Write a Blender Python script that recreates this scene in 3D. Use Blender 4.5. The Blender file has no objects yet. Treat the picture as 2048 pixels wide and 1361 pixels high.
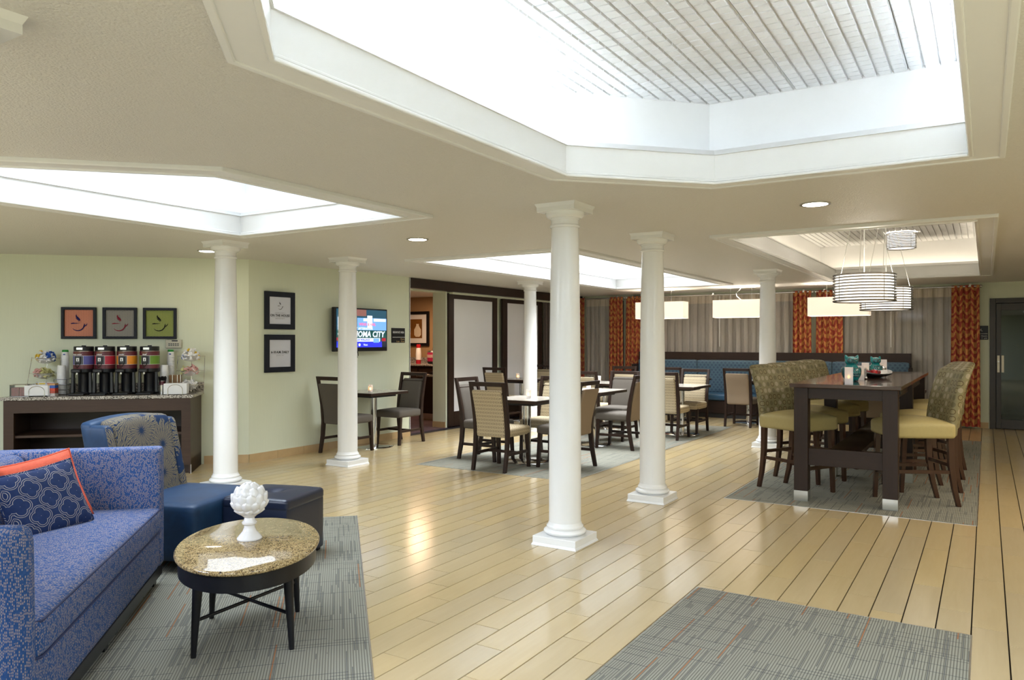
import bpy, bmesh, math, random
from mathutils import Vector, Matrix
random.seed(7)
D = bpy.data
SC = bpy.context.scene
COL = SC.collection
PI = math.pi
S2 = math.sqrt(2.0)
def R(a): return math.radians(a)

# ------------------------------------------------------------------ camera
H = 2.44
CAMH = 1.457
cam = D.cameras.new('camera'); cam.sensor_width = 36.0; cam.lens = 1512.0 / 2048.0 * 36.0
cam.shift_y = 2.5 / 2048.0; cam.clip_start = 0.05; cam.clip_end = 100
co = D.objects.new('camera', cam); COL.objects.link(co)
co.location = (0, 0, CAMH); co.rotation_euler = (R(90), 0, R(32.114)); SC.camera = co

# ------------------------------------------------------------------ world, exposure
SC.view_settings.view_transform = 'Standard'; SC.view_settings.look = 'None'
SC.view_settings.gamma = 1.0; SC.view_settings.use_curve_mapping = False
SC.view_settings.exposure = 1.5
w = D.worlds.new('night'); SC.world = w; w.use_nodes = True
w.node_tree.nodes['Background'].inputs[0].default_value = (0.10, 0.13, 0.18, 1)
w.node_tree.nodes['Background'].inputs[1].default_value = 0.25

# ------------------------------------------------------------------ fill lights out of view, added to brighten the lobby
def area(name, loc, sx, sy, power, col=(1, 1, 1), rot=(0, 0, 0)):
    l = D.lights.new(name, 'AREA'); l.shape = 'RECTANGLE'; l.size = sx; l.size_y = sy
    l.energy = power; l.color = col
    o = D.objects.new(name, l); COL.objects.link(o); o.location = loc; o.rotation_euler = rot
    return o
area('lobby_fill_light', (-1.6, -1.6, 2.40), 2.4, 1.6, 98, (.82, .92, 1.1))
area('lobby_fill_light', (-5.6, -1.0, 2.40), 2.4, 1.6, 122, (.82, .92, 1.1))
area('lobby_fill_light', (1.6, 1.5, 2.40), 1.2, 2.4, 60, (.82, .94, 1.08))
area('lobby_fill_light', (1.7, 7.5, 2.40), 0.8, 3.0, 30, (1, .86, .68))
def tray_fill(*a):  # added fill hidden up in the trays, sends extra light down to the floor
    o = area(*a); o.data.spread = R(125)
tray_fill('lounge_tray_fill', (-4.75, 3.2, 2.94), 1.5, 2.1, 24, (.84, .95, 1.06))
tray_fill('dining_tray_fill', (-4.78, 9.9, 2.94), 1.5, 5.0, 82, (.93, .98, 1.02))
COVE = 18.0; COVE2 = 5.0; COVE3 = 10.0          # radiance of the cove strips
COVE_WARM = 3.2
DOWN = 20.0
SHADE = .26

# ------------------------------------------------------------------ mesh helpers
class MB:
    def __init__(s): s.v = []; s.f = []
    def add(s, vs, fs):
        o = len(s.v); s.v += [tuple(v) for v in vs]; s.f += [tuple(i + o for i in f) for f in fs]; return s
    def hexa(s, b, t):            # 4 bottom pts ccw, 4 top pts ccw
        return s.add(list(b) + list(t), [(3, 2, 1, 0), (4, 5, 6, 7), (0, 1, 5, 4), (1, 2, 6, 5), (2, 3, 7, 6), (3, 0, 4, 7)])
    def box(s, x0, x1, y0, y1, z0, z1):
        return s.hexa([(x0, y0, z0), (x1, y0, z0), (x1, y1, z0), (x0, y1, z0)], [(x0, y0, z1), (x1, y0, z1), (x1, y1, z1), (x0, y1, z1)])
    def cbox(s, c, d):
        return s.box(c[0] - d[0] / 2, c[0] + d[0] / 2, c[1] - d[1] / 2, c[1] + d[1] / 2, c[2] - d[2] / 2, c[2] + d[2] / 2)
    def prism(s, poly, z0, z1):
        n = len(poly)
        return s.add([(x, y, z0) for x, y in poly] + [(x, y, z1) for x, y in poly],
                     [tuple(range(n - 1, -1, -1)), tuple(range(n, 2 * n))] + [(i, (i + 1) % n, n + (i + 1) % n, n + i) for i in range(n)])
    def ring(s, outer, inner, z0, z1):
        n = len(outer)
        vs = [(x, y, z0) for x, y in outer] + [(x, y, z0) for x, y in inner] + [(x, y, z1) for x, y in outer] + [(x, y, z1) for x, y in inner]
        fs = []
        for i in range(n):
            j = (i + 1) % n
            fs += [(i, n + i, n + j, j), (2 * n + i, 2 * n + j, 3 * n + j, 3 * n + i), (i, j, 2 * n + j, 2 * n + i), (n + i, 3 * n + i, 3 * n + j, n + j)]
        return s.add(vs, fs)
    def lathe(s, prof, seg=24, c=(0, 0, 0), sx=1, sy=1):
        n = len(prof); vs = []; fs = []
        for i in range(seg):
            a = 2 * PI * i / seg
            for r, z in prof: vs.append((c[0] + r * math.cos(a) * sx, c[1] + r * math.sin(a) * sy, c[2] + z))
        for i in range(seg):
            j = (i + 1) % seg
            for k in range(n - 1): fs.append((i * n + k, j * n + k, j * n + k + 1, i * n + k + 1))
        o = len(s.v); s.add(vs, fs)
        if prof[0][0] > 1e-6: s.f.append(tuple(o + i * n for i in range(seg - 1, -1, -1)))
        if prof[-1][0] > 1e-6: s.f.append(tuple(o + i * n + n - 1 for i in range(seg)))
        return s
    def cyl(s, c, r, z0, z1, seg=20, r2=None): return s.lathe([(r, z0), (r if r2 is None else r2, z1)], seg, c)
    def tube(s, pts, r, seg=8, closed=False):
        pts = [Vector(p) for p in pts]; n = len(pts); vs = []; fs = []
        for i, p in enumerate(pts):
            if closed: t = pts[(i + 1) % n] - pts[i - 1]
            else: t = pts[min(i + 1, n - 1)] - pts[max(i - 1, 0)]
            t.normalize()
            up = Vector((0, 0, 1)) if abs(t.z) < .9 else Vector((1, 0, 0))
            a = t.cross(up).normalized(); b = a.cross(t).normalized()
            rr = r[i] if isinstance(r, (list, tuple)) else r
            for k in range(seg):
                q = 2 * PI * k / seg; vs.append(p + a * (rr * math.cos(q)) + b * (rr * math.sin(q)))
        for i in range(n if closed else n - 1):
            j = (i + 1) % n
            for k in range(seg):
                l = (k + 1) % seg; fs.append((i * seg + k, i * seg + l, j * seg + l, j * seg + k))
        if not closed: fs += [tuple(range(seg)), tuple(range(n * seg - 1, (n - 1) * seg - 1, -1))]
        return s.add(vs, fs)
    def sweep(s, secs):           # list of 4-point cross sections
        vs = [p for q in secs for p in q]; fs = []
        for i in range(len(secs) - 1):
            for k in range(4):
                l = (k + 1) % 4; fs.append((4 * i + k, 4 * i + l, 4 * i + 4 + l, 4 * i + 4 + k))
        m = 4 * (len(secs) - 1)
        return s.add(vs, fs + [(3, 2, 1, 0), (m, m + 1, m + 2, m + 3)])
    def post(s, pts):             # (x,y,z,sx,sy)
        return s.sweep([[(x - a / 2, y - b / 2, z), (x + a / 2, y - b / 2, z), (x + a / 2, y + b / 2, z), (x - a / 2, y + b / 2, z)] for x, y, z, a, b in pts])
    def soft(s, c, d, r, n=8, crown=0.0, fn=None):   # rounded (upholstered) box
        hx, hy, hz = d[0] / 2, d[1] / 2, d[2] / 2; r = min(r, hx, hy, hz) - 1e-4
        idx = {}; vs = []; fs = []
        def vid(i, j, k):
            key = (i, j, k)
            if key in idx: return idx[key]
            def m(q, h):
                t = 2 * q / n - 1
                t = math.copysign(1 - (1 - abs(t)) ** 1.6, t)
                return t * h
            p = Vector((m(i, hx), m(j, hy), m(k, hz)))
            q = Vector((max(-hx + r, min(hx - r, p.x)), max(-hy + r, min(hy - r, p.y)), max(-hz + r, min(hz - r, p.z))))
            e = p - q
            if e.length > 1e-9: p = q + e.normalized() * r
            if crown:
                kx = max(0, 1 - (p.x / hx) ** 2); ky = max(0, 1 - (p.y / hy) ** 2)
                if p.z > 0: p.z += crown * (kx ** .7) * (ky ** .7)
            if fn: p = Vector(fn(p.x, p.y, p.z))
            idx[key] = len(vs); vs.append(p + Vector(c)); return idx[key]
        for a in range(n):
            for b in range(n):
                fs += [(vid(a, b, 0), vid(a, b + 1, 0), vid(a + 1, b + 1, 0), vid(a + 1, b, 0)), (vid(a, b, n), vid(a + 1, b, n), vid(a + 1, b + 1, n), vid(a, b + 1, n)),
                       (vid(a, 0, b), vid(a + 1, 0, b), vid(a + 1, 0, b + 1), vid(a, 0, b + 1)), (vid(a, n, b), vid(a, n, b + 1), vid(a + 1, n, b + 1), vid(a + 1, n, b)),
                       (vid(0, a, b), vid(0, a, b + 1), vid(0, a + 1, b + 1), vid(0, a + 1, b)), (vid(n, a, b), vid(n, a + 1, b), vid(n, a + 1, b + 1), vid(n, a, b + 1))]
        return s.add(vs, fs)
    def ball(s, c, r, seg=16, rings=10, sz=None):
        if not isinstance(r, tuple): r = (r, r, r)
        return s.add(*(lambda L: (L.v, L.f))(MB().lathe([(max(1e-7, math.sin(PI * i / rings)), -math.cos(PI * i / rings)) for i in range(rings + 1)], seg))) if False else s._ball(c, r, seg, rings)
    def _ball(s, c, r, seg, rings):
        vs = []; fs = []
        for i in range(rings + 1):
            t = PI * i / rings
            for k in range(seg):
                a = 2 * PI * k / seg
                vs.append((c[0] + r[0] * math.sin(t) * math.cos(a), c[1] + r[1] * math.sin(t) * math.sin(a), c[2] - r[2] * math.cos(t)))
        for i in range(rings):
            for k in range(seg):
                l = (k + 1) % seg; fs.append((i * seg + k, i * seg + l, (i + 1) * seg + l, (i + 1) * seg + k))
        return s.add(vs, fs)
    def grid(s, fn, nu, nv):
        vs = [fn(i / nu, j / nv) for j in range(nv + 1) for i in range(nu + 1)]
        return s.add(vs, [(j * (nu + 1) + i, j * (nu + 1) + i + 1, (j + 1) * (nu + 1) + i + 1, (j + 1) * (nu + 1) + i) for j in range(nv) for i in range(nu)])
    def xf(s, m):
        s.v = [tuple(m @ Vector(v)) for v in s.v]; return s
    def mesh(s, name, mats, smooth=True, ang=38, uv=True, fmat=None):
        me = D.meshes.new(name); me.from_pydata(s.v, [], s.f); me.update()
        for m in (mats if isinstance(mats, (list, tuple)) else [mats]): me.materials.append(m)
        if fmat:
            for i, p in enumerate(me.polygons): p.material_index = fmat(p)
        if uv:
            ul = me.uv_layers.new(name='m'); vc = [v.co for v in me.vertices]
            for p in me.polygons:
                n = p.normal; a = max(range(3), key=lambda q: abs(n[q]))
                for li in p.loop_indices:
                    c = vc[me.loops[li].vertex_index]
                    ul.data[li].uv = (c.x, c.y) if a == 2 else ((c.x, c.z) if a == 1 else (c.y, c.z))
        if smooth:
            for p in me.polygons: p.use_smooth = True
            me.set_sharp_from_angle(angle=R(ang))
        return me
    def build(s, name, mat, parent=None, bevel=0, seg=2, **k):
        o = D.objects.new(name, s.mesh(name, mat, **k)); COL.objects.link(o)
        if parent: o.parent = parent
        if bevel:
            b = o.modifiers.new('bevel', 'BEVEL'); b.width = bevel; b.segments = seg; b.limit_method = 'ANGLE'; b.angle_limit = R(40)
            b.harden_normals = False
        return o

def tag(o, label=None, cat=None, group=None, kind=None):
    if label: o['label'] = label
    if cat: o['category'] = cat
    if group: o['group'] = group
    if kind: o['kind'] = kind
    return o
def thing(name, label, cat, loc=(0, 0, 0), rz=0.0, group=None):
    o = D.objects.new(name, None); COL.objects.link(o); o.location = loc; o.rotation_euler = (0, 0, R(rz)); o.empty_display_size = .1
    return tag(o, label, cat, group)
def setting(name, loc=(0, 0, 0), rz=0.0):
    o = thing(name, None, None, loc, rz); o['kind'] = 'structure'; return o
def copy_tree(o, parent=None):
    c = o.copy(); COL.objects.link(c)
    if parent: c.parent = parent
    for ch in list(o.children): copy_tree(ch, c)
    return c
def dup(o, loc, rz, label, group=None):
    c = copy_tree(o); c.location = loc; c.rotation_euler = (0, 0, R(rz)); c['label'] = label
    if group: c['group'] = group
    return c
def uw(u, v): return ((u - v) / S2, (u + v) / S2)

def text(name, s, size, mat, parent, loc, rot=(R(90), 0, 0), align='CENTER', bold=0.0, sx=1.0, spacing=1.0, shear=0.0):
    cu = D.curves.new('t', 'FONT'); cu.body = s; cu.size = size; cu.align_x = align; cu.align_y = 'CENTER'
    cu.offset = bold; cu.space_character = spacing; cu.resolution_u = 2; cu.extrude = 0.0006; cu.shear = shear
    t = D.objects.new('t', cu); COL.objects.link(t)
    bpy.context.view_layer.update()
    me = D.meshes.new_from_object(t.evaluated_get(bpy.context.evaluated_depsgraph_get()))
    D.objects.remove(t); D.curves.remove(cu)
    me.materials.clear(); me.materials.append(mat)
    o = D.objects.new(name, me); COL.objects.link(o); o.parent = parent; o.location = loc; o.rotation_euler = rot; o.scale = (sx, 1, 1)
    return o
def ribbon(mb, pts, widths, y):    # flat brush stroke in the xz plane
    n = len(pts); L = []; Rr = []
    for i in range(n):
        a = Vector(pts[max(i - 1, 0)]); b = Vector(pts[min(i + 1, n - 1)]); t = (b - a)
        t = t.normalized() if t.length > 0 else Vector((1, 0)); nn = Vector((-t.y, t.x)) * (widths[i] / 2)
        p = Vector(pts[i]); L.append((p.x + nn.x, y, p.y + nn.y)); Rr.append((p.x - nn.x, y, p.y - nn.y))
    mb.add(L + Rr, [(i, i + 1, n + i + 1, n + i) for i in range(n - 1)])
def offset(poly, d):               # ccw convex polygon, positive = outwards
    n = len(poly); out = []
    for i in range(n):
        p0, p1, p2 = Vector(poly[i - 1]), Vector(poly[i]), Vector(poly[(i + 1) % n])
        a = (p1 - p0).normalized(); b = (p2 - p1).normalized()
        na = Vector((a.y, -a.x)); nb = Vector((b.y, -b.x))
        k = d / (1 + na.dot(nb)); q = p1 + (na + nb) * k; out.append((q.x, q.y))
    return out

# ------------------------------------------------------------------ material helpers
class G:
    def __init__(s, name):
        s.m = D.materials.new(name); s.m.use_nodes = True; s.t = s.m.node_tree; s.n = s.t.nodes; s.l = s.t.links
        s.b = s.n['Principled BSDF']; s.out = s.n['Material Output']
    def node(s, typ, **k):
        n = s.n.new(typ)
        for a, v in k.items():
            if a.startswith('i_'):
                key = a[2:]; key = int(key) if key.isdigit() else key.replace('_', ' ')
                s.set(n.inputs[key], v)
            else: setattr(n, a, v)
        return n
    def set(s, sock, v):
        if hasattr(v, 'is_linked') or isinstance(v, bpy.types.NodeSocket): s.l.new(v, sock)
        elif isinstance(v, (tuple, list)) and len(v) == 3 and sock.type == 'RGBA': sock.default_value = (*v, 1)
        else: sock.default_value = v
    def math(s, op, a, b=0.0, c=0.0, clamp=False):
        n = s.n.new('ShaderNodeMath'); n.operation = op; n.use_clamp = clamp
        s.set(n.inputs[0], a); s.set(n.inputs[1], b); s.set(n.inputs[2], c); return n.outputs[0]
    def vmath(s, op, a, b=(0, 0, 0)):
        n = s.n.new('ShaderNodeVectorMath'); n.operation = op; s.set(n.inputs[0], a)
        if op == 'SCALE': s.set(n.inputs[3], b)
        else: s.set(n.inputs[1], b)
        return n.outputs[1] if op in ('LENGTH', 'DISTANCE', 'DOT_PRODUCT') else n.outputs[0]
    def mix(s, f, a, b):
        n = s.n.new('ShaderNodeMix'); n.data_type = 'RGBA'; s.set(n.inputs[0], f); s.set(n.inputs[6], a); s.set(n.inputs[7], b); return n.outputs[2]
    def ramp(s, f, stops, const=False):
        n = s.n.new('ShaderNodeValToRGB'); e = n.color_ramp.elements
        if const: n.color_ramp.interpolation = 'CONSTANT'
        while len(e) < len(stops): e.new(.5)
        for q, (p, c) in zip(e, stops): q.position = p; q.color = (*c, 1) if isinstance(c, (tuple, list)) else (c, c, c, 1)
        s.set(n.inputs[0], f); return n.outputs[0]
    def uv(s): return s.n.new('ShaderNodeTexCoord').outputs['UV']
    def obj(s): return s.n.new('ShaderNodeTexCoord').outputs['Object']
    def scale(s, v, k): return s.vmath('MULTIPLY', v, k if isinstance(k, tuple) else (k, k, k))
    def noise(s, v, sc, det=2, rough=.5, dist=0):
        n = s.node('ShaderNodeTexNoise', i_Scale=sc, i_Detail=det, i_Roughness=rough, i_Distortion=dist); s.set(n.inputs['Vector'], v); return n.outputs['Fac']
    def white(s, v):
        n = s.node('ShaderNodeTexWhiteNoise'); n.noise_dimensions = '3D'; s.set(n.inputs['Vector'], v); return n.outputs['Value']
    def xyz(s, v):
        n = s.n.new('ShaderNodeSeparateXYZ'); s.set(n.inputs[0], v); return n.outputs
    def comb(s, x=0., y=0., z=0.):
        n = s.n.new('ShaderNodeCombineXYZ'); s.set(n.inputs[0], x); s.set(n.inputs[1], y); s.set(n.inputs[2], z); return n.outputs[0]
    def bump(s, h, st=.3, dist=.01):
        n = s.node('ShaderNodeBump', i_Strength=st, i_Distance=dist); s.set(n.inputs['Height'], h); s.l.new(n.outputs[0], s.b.inputs['Normal'])
    def done(s, col=None, rough=None, metal=None, coat=None, spec=None, sheen=None):
        for k, v in (('Base Color', col), ('Roughness', rough), ('Metallic', metal), ('Coat Weight', coat), ('Specular IOR Level', spec), ('Sheen Weight', sheen)):
            if v is not None: s.set(s.b.inputs[k], v)
        return s.m
def plain(name, col, rough=.5, metal=0, var=.08, nscale=14, bump=0, bscale=60, coat=0, spec=.5, sheen=None):
    g = G(name); o = g.obj()
    n = g.noise(o, nscale, 3)
    c = g.mix(n, tuple(x * (1 - var) for x in col), tuple(min(1, x * (1 + var)) for x in col))
    if bump: g.bump(g.noise(o, bscale, 3), bump, .004)
    return g.done(c, rough, metal, coat or None, spec, sheen)
def glow(name, col, st, back=None):
    g = G(name); g.set(g.b.inputs['Base Color'], (.9, .9, .9)); g.set(g.b.inputs['Emission Color'], col); g.b.inputs['Emission Strength'].default_value = st
    n = g.noise(g.obj(), 30, 2); g.set(g.b.inputs['Roughness'], g.math('ADD', g.math('MULTIPLY', n, .1), .4))
    return g.m
def wood(name, a, b, rough=.35, coat=.2, sc=(3, 40, 40)):
    g = G(name); o = g.scale(g.obj(), sc); n = g.noise(o, 1.0, 4, .6, .6)
    return g.done(g.mix(n, a, b), rough, 0, coat, .3)
MT = {}
MT['white'] = plain('white_paint', (.80, .80, .79), .35, var=.015)
MT['white_gloss'] = plain('white_gloss_paint', (.82, .82, .81), .25, var=.01)
MT['darkwood'] = wood('espresso_wood', (.017, .0085, .006), (.034, .017, .011), .38, .0)
MT['darkwood_z'] = wood('espresso_wood_upright', (.017, .0085, .006), (.034, .017, .011), .38, .0, sc=(40, 40, 3))
MT['brownwood'] = wood('brown_wood', (.04, .021, .013), (.068, .037, .023), .42, .0)
MT['black'] = plain('black_plastic', (.008, .008, .010), .32, var=.2, spec=.35)
MT['blackwood'] = plain('black_lacquer', (.007, .007, .009), .35, var=.2, spec=.3)
MT['chrome'] = plain('chrome', (.75, .75, .76), .12, 1, var=.03)
MT['steel'] = plain('brushed_steel', (.55, .55, .53), .3, 1, var=.05)
MT['rubber'] = plain('dark_rubber', (.02, .02, .02), .7)
MT['paper'] = plain('paper_white', (.80, .80, .80), .6, var=.03)
MT['print_dark'] = plain('dark_print', (.02, .02, .03), .6)
MT['print_grey'] = plain('grey_print', (.35, .35, .38), .6)
MT['print_white'] = plain('white_print', (.85, .85, .85), .6)
MT['print_tan'] = plain('tan_print', (.65, .45, .2), .6)

# wallpaper: fine vertical threads
def mat_wall(name, col):
    g = G(name); o = g.uv()
    t = g.noise(g.scale(o, (260, 3, 1)), 1.0, 3, .6)
    t2 = g.noise(g.scale(o, (40, 2, 1)), 1.0, 2)
    c = g.mix(t, tuple(x * .93 for x in col), tuple(x * 1.05 for x in col)); c = g.mix(g.math('MULTIPLY', t2, .25), c, tuple(x * .9 for x in col))
    g.bump(t, .12, .002); return g.done(c, .6)
MT['wall'] = mat_wall('green_wallpaper', (.71, .745, .58))
MT['wall_tan'] = mat_wall('tan_wallpaper', (.42, .27, .14))
def mat_ceiling():
    g = G('textured_ceiling_paint'); o = g.obj()
    v = g.node('ShaderNodeTexVoronoi', i_Scale=95.0); g.l.new(o, v.inputs['Vector'])
    n = g.noise(o, 60, 4, .7)
    h = g.math('ADD', n, g.math('MULTIPLY', v.outputs['Distance'], -.5))
    g.bump(h, .7, .010)
    return g.done(g.mix(n, (.69, .665, .615), (.75, .725, .675)), .42)
MT['ceiling'] = mat_ceiling()
def mat_plank():
    g = G('maple_plank_tile'); tc = g.n.new('ShaderNodeTexCoord'); o = tc.outputs['Object']
    r1 = g.n.new('ShaderNodeObjectInfo').outputs['Random']; r2 = g.n.new('ShaderNodeNewGeometry').outputs['Random Per Island']
    r = g.math('FRACT', g.math('ADD', r1, r2))
    p = g.vmath('ADD', o, g.comb(g.math('MULTIPLY', r, 37.0), g.math('MULTIPLY', r, 91.0), 0.))
    gr = g.noise(g.scale(p, (38, 3.2, 1)), 1.0, 4, .6, .5)
    cl = g.noise(g.scale(p, (9, 2.2, 1)), 1.0, 2)
    c = g.mix(gr, (.46, .355, .19), (.525, .415, .24))
    c = g.mix(g.math('MULTIPLY', cl, .22), c, (.565, .45, .27))
    hv = g.node('ShaderNodeHueSaturation'); g.set(hv.inputs['Color'], c)
    g.set(hv.inputs['Value'], g.math('ADD', .96, g.math('MULTIPLY', r, .09))); g.set(hv.inputs['Saturation'], g.math('ADD', .92, g.math('MULTIPLY', r, .16)))
    g.bump(gr, .015, .001)
    return g.done(hv.outputs[0], g.math('ADD', .15, g.math('MULTIPLY', cl, .04)), spec=.6)
MT['plank'] = mat_plank()
MT['grout'] = plain('dark_grout', (.014, .010, .009), .9)
MT['basetile'] = plain('maple_base_tile', (.52, .36, .18), .35, var=.12, nscale=8)
def mat_carpet():
    g = G('striped_carpet_tile'); o = g.uv(); X = g.xyz(o); x, y = X[0], X[1]
    TS = .5
    ty = g.math('FLOOR', g.math('DIVIDE', y, TS)); tx = g.math('FLOOR', g.math('DIVIDE', x, TS))
    tr = g.white(g.comb(tx, ty, 3.0))
    P = .0125
    si = g.math('FLOOR', g.math('DIVIDE', x, P)); sf = g.math('FRACT', g.math('DIVIDE', x, P))
    stripe = g.math('SMOOTH_MAX', 0., g.math('SUBTRACT', g.math('ABSOLUTE', g.math('SUBTRACT', sf, .5)), .22), .05)
    stripe = g.math('MULTIPLY', stripe, 3.4, clamp=True)
    base = g.mix(stripe, (.31, .308, .258), (.085, .082, .068))
    sn = g.noise(o, 3.0, 2); base = g.mix(g.math('MULTIPLY', sn, .5), base, (.225, .22, .18))
    # long dark pieces of stripe
    seg = g.math('FLOOR', g.math('DIVIDE', g.math('ADD', y, g.math('MULTIPLY', g.white(g.comb(si, ty, 1.0)), .4)), .42))
    rnd = g.white(g.comb(si, seg, g.math('MULTIPLY', tr, 7.)))
    inl = g.math('LESS_THAN', g.math('ABSOLUTE', g.math('SUBTRACT', sf, .5)), .17)
    dark = g.math('MULTIPLY', g.math('LESS_THAN', rnd, .15), inl)
    base = g.mix(g.math('MULTIPLY', dark, .7), base, (.045, .05, .065))
    seg2 = g.math('FLOOR', g.math('DIVIDE', g.math('ADD', y, g.math('MULTIPLY', g.white(g.comb(si, tx, 2.0)), .8)), .48))
    rnd2 = g.white(g.comb(si, seg2, 11.0))
    orange = g.math('MULTIPLY', g.math('LESS_THAN', rnd2, .028), g.math('LESS_THAN', g.math('ABSOLUTE', g.math('SUBTRACT', sf, .5)), .2))
    base = g.mix(orange, base, (.33, .13, .05))
    # thin cross lines
    Q = .031
    ri = g.math('FLOOR', g.math('DIVIDE', y, Q)); rf = g.math('FRACT', g.math('DIVIDE', y, Q))
    cs = g.math('FLOOR', g.math('DIVIDE', g.math('ADD', x, g.math('MULTIPLY', g.white(g.comb(ri, tx, 5.0)), .5)), .30))
    rnd3 = g.white(g.comb(cs, ri, 17.0))
    cross = g.math('MULTIPLY', g.math('LESS_THAN', rnd3, .27), g.math('LESS_THAN', g.math('ABSOLUTE', g.math('SUBTRACT', rf, .5)), .085))
    base = g.mix(g.math('MULTIPLY', cross, .7), base, (.06, .065, .075))
    g.bump(g.math('ADD', g.math('MULTIPLY', stripe, -1.), g.math('MULTIPLY', g.noise(o, 260, 2), .5)), .5, .004)
    return g.done(base, .95, spec=.1)
MT['carpet'] = mat_carpet()
def mat_sofa():
    g = G('blue_dash_upholstery'); o = g.uv(); X = g.xyz(o)
    P = .0046; Q = .0105
    si = g.math('FLOOR', g.math('DIVIDE', X[0], P)); sf = g.math('FRACT', g.math('DIVIDE', X[0], P))
    yy = g.math('ADD', g.math('DIVIDE', X[1], Q), g.math('MULTIPLY', g.white(g.comb(si, 0., 0.)), 5.))
    ri = g.math('FLOOR', yy); rf = g.math('FRACT', yy)
    r = g.white(g.comb(si, ri, 2.)); cl = g.noise(g.scale(o, (70, 28, 1)), 1., 2, .6)
    on = g.math('GREATER_THAN', g.math('ADD', g.math('MULTIPLY', r, .55), cl), .71)
    inx = g.math('LESS_THAN', g.math('ABSOLUTE', g.math('SUBTRACT', sf, .5)), .30); iny = g.math('LESS_THAN', g.math('ABSOLUTE', g.math('SUBTRACT', rf, .5)), .36)
    m = g.math('MULTIPLY', on, g.math('MULTIPLY', inx, iny))
    blue = g.mix(g.noise(o, 90, 2), (.012, .048, .165), (.034, .094, .262))
    c = g.mix(m, blue, (.31, .255, .25))
    g.bump(m, .25, .002)
    return g.done(c, .8, spec=.2)
MT['sofa'] = mat_sofa()
def mat_velvet(name, a, b):
    g = G(name); o = g.obj(); n = g.noise(o, 7, 4, .6, .8)
    g.bump(g.noise(o, 150, 2), .1, .002)
    return g.done(g.mix(n, a, b), .5, spec=.3, sheen=.04)
MT['velvet'] = mat_velvet('teal_blue_velvet', (.001, .010, .034), (.006, .042, .11))
MT['leather'] = plain('navy_leather', (.007, .012, .032), .36, var=.2, bump=.12, bscale=180)
MT['orange'] = plain('coral_linen', (.52, .075, .03), .8, var=.2, nscale=60, bump=.3, bscale=120)
def mat_floral():
    g = G('bursting_flower_upholstery'); o = g.uv()
    v = g.node('ShaderNodeTexVoronoi', i_Scale=4.3, i_Randomness=.75); v.voronoi_dimensions = '2D'; g.l.new(o, v.inputs['Vector'])
    d = g.xyz(g.vmath('SUBTRACT', o, v.outputs['Position']))
    ang = g.math('ARCTAN2', d[1], d[0]); rad = v.outputs['Distance']
    wob = g.noise(o, 26, 2)
    def petals(off, r0, r1, n=13):
        q = g.math('ADD', g.math('MULTIPLY', ang, n / (2 * PI)), g.math('ADD', off, g.math('MULTIPLY', wob, .7)))
        f = g.math('MULTIPLY', g.math('ABSOLUTE', g.math('SUBTRACT', g.math('FRACT', q), .5)), 2.)
        x = g.math('DIVIDE', g.math('SUBTRACT', rad, r0), r1 - r0, clamp=True)
        w_ = g.math('MULTIPLY', g.math('POWER', g.math('MULTIPLY', g.math('MULTIPLY', x, 4.), g.math('SUBTRACT', 1., x)), .8), .92)
        inside = g.math('LESS_THAN', f, w_); vein = g.math('GREATER_THAN', f, .09)
        side = g.math('GREATER_THAN', g.math('ABSOLUTE', g.math('SUBTRACT', f, g.math('MULTIPLY', w_, .52))), .055)
        return g.math('MULTIPLY', inside, g.math('MULTIPLY', vein, side)), inside
    A, Ai = petals(0., .05, .46); B, Bi = petals(.5, .22, .80)
    m = g.math('MAXIMUM', A, g.math('MULTIPLY', B, g.math('SUBTRACT', 1., Ai)))
    c = g.mix(m, (.008, .022, .062), (.15, .125, .082))
    g.bump(m, .2, .002); return g.done(c, .75, spec=.2)
MT['welt'] = plain('navy_welt_cord', (.012, .022, .085), .7)
MT['floral'] = mat_floral()
def mat_quatre():
    g = G('navy_quatrefoil_fabric'); o = g.uv(); P = .150
    ls = []
    for off in ((0., 0.), (.5, .5)):
        X = g.xyz(g.vmath('ADD', g.scale(o, (1 / P, 1 / (P * 1.0), 1)), (*off, 0)))
        a = g.math('ABSOLUTE', g.math('SUBTRACT', g.math('FRACT', X[0]), .5)); b = g.math('ABSOLUTE', g.math('SUBTRACT', g.math('FRACT', X[1]), .5))
        d1 = g.vmath('LENGTH', g.comb(g.math('SUBTRACT', a, .155), b, 0.)); d2 = g.vmath('LENGTH', g.comb(a, g.math('SUBTRACT', b, .155), 0.))
        ls.append(g.math('MINIMUM', d1, d2))
    m = None
    for l in ls:
        for rr in (.155, .215):
            q = g.math('LESS_THAN', g.math('ABSOLUTE', g.math('SUBTRACT', l, rr)), .0065)
            if rr == .215: q = g.math('MULTIPLY', q, g.math('GREATER_THAN', ls[1] if l is ls[0] else ls[0], .19))
            m = q if m is None else g.math('MAXIMUM', m, q)
    c = g.mix(m, g.mix(g.noise(o, 30, 2), (.006, .014, .055), (.014, .03, .10)), (.38, .35, .31))
    g.bump(m, .4, .003); return g.done(c, .8, spec=.2)
MT['quatre'] = mat_quatre()
def mat_ogee():
    g = G('cream_ogee_fabric'); X = g.xyz(g.uv())
    a = g.math('COSINE', g.math('MULTIPLY', X[0], 2 * PI / .044)); b = g.math('COSINE', g.math('MULTIPLY', X[1], 2 * PI / .082))
    s = g.math('ADD', a, b)
    ln = g.math('LESS_THAN', g.math('ABSOLUTE', s), .32); dt = g.math('GREATER_THAN', g.math('ABSOLUTE', s), 1.45)
    m = g.math('MAXIMUM', ln, dt); n = g.noise(g.uv(), 200, 2)
    c = g.mix(g.math('MULTIPLY', m, .8), g.mix(n, (.47, .38, .235), (.56, .46, .30)), (.20, .155, .10))
    g.bump(m, .15, .002); return g.done(c, .75)
MT['ogee'] = mat_ogee()
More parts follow.
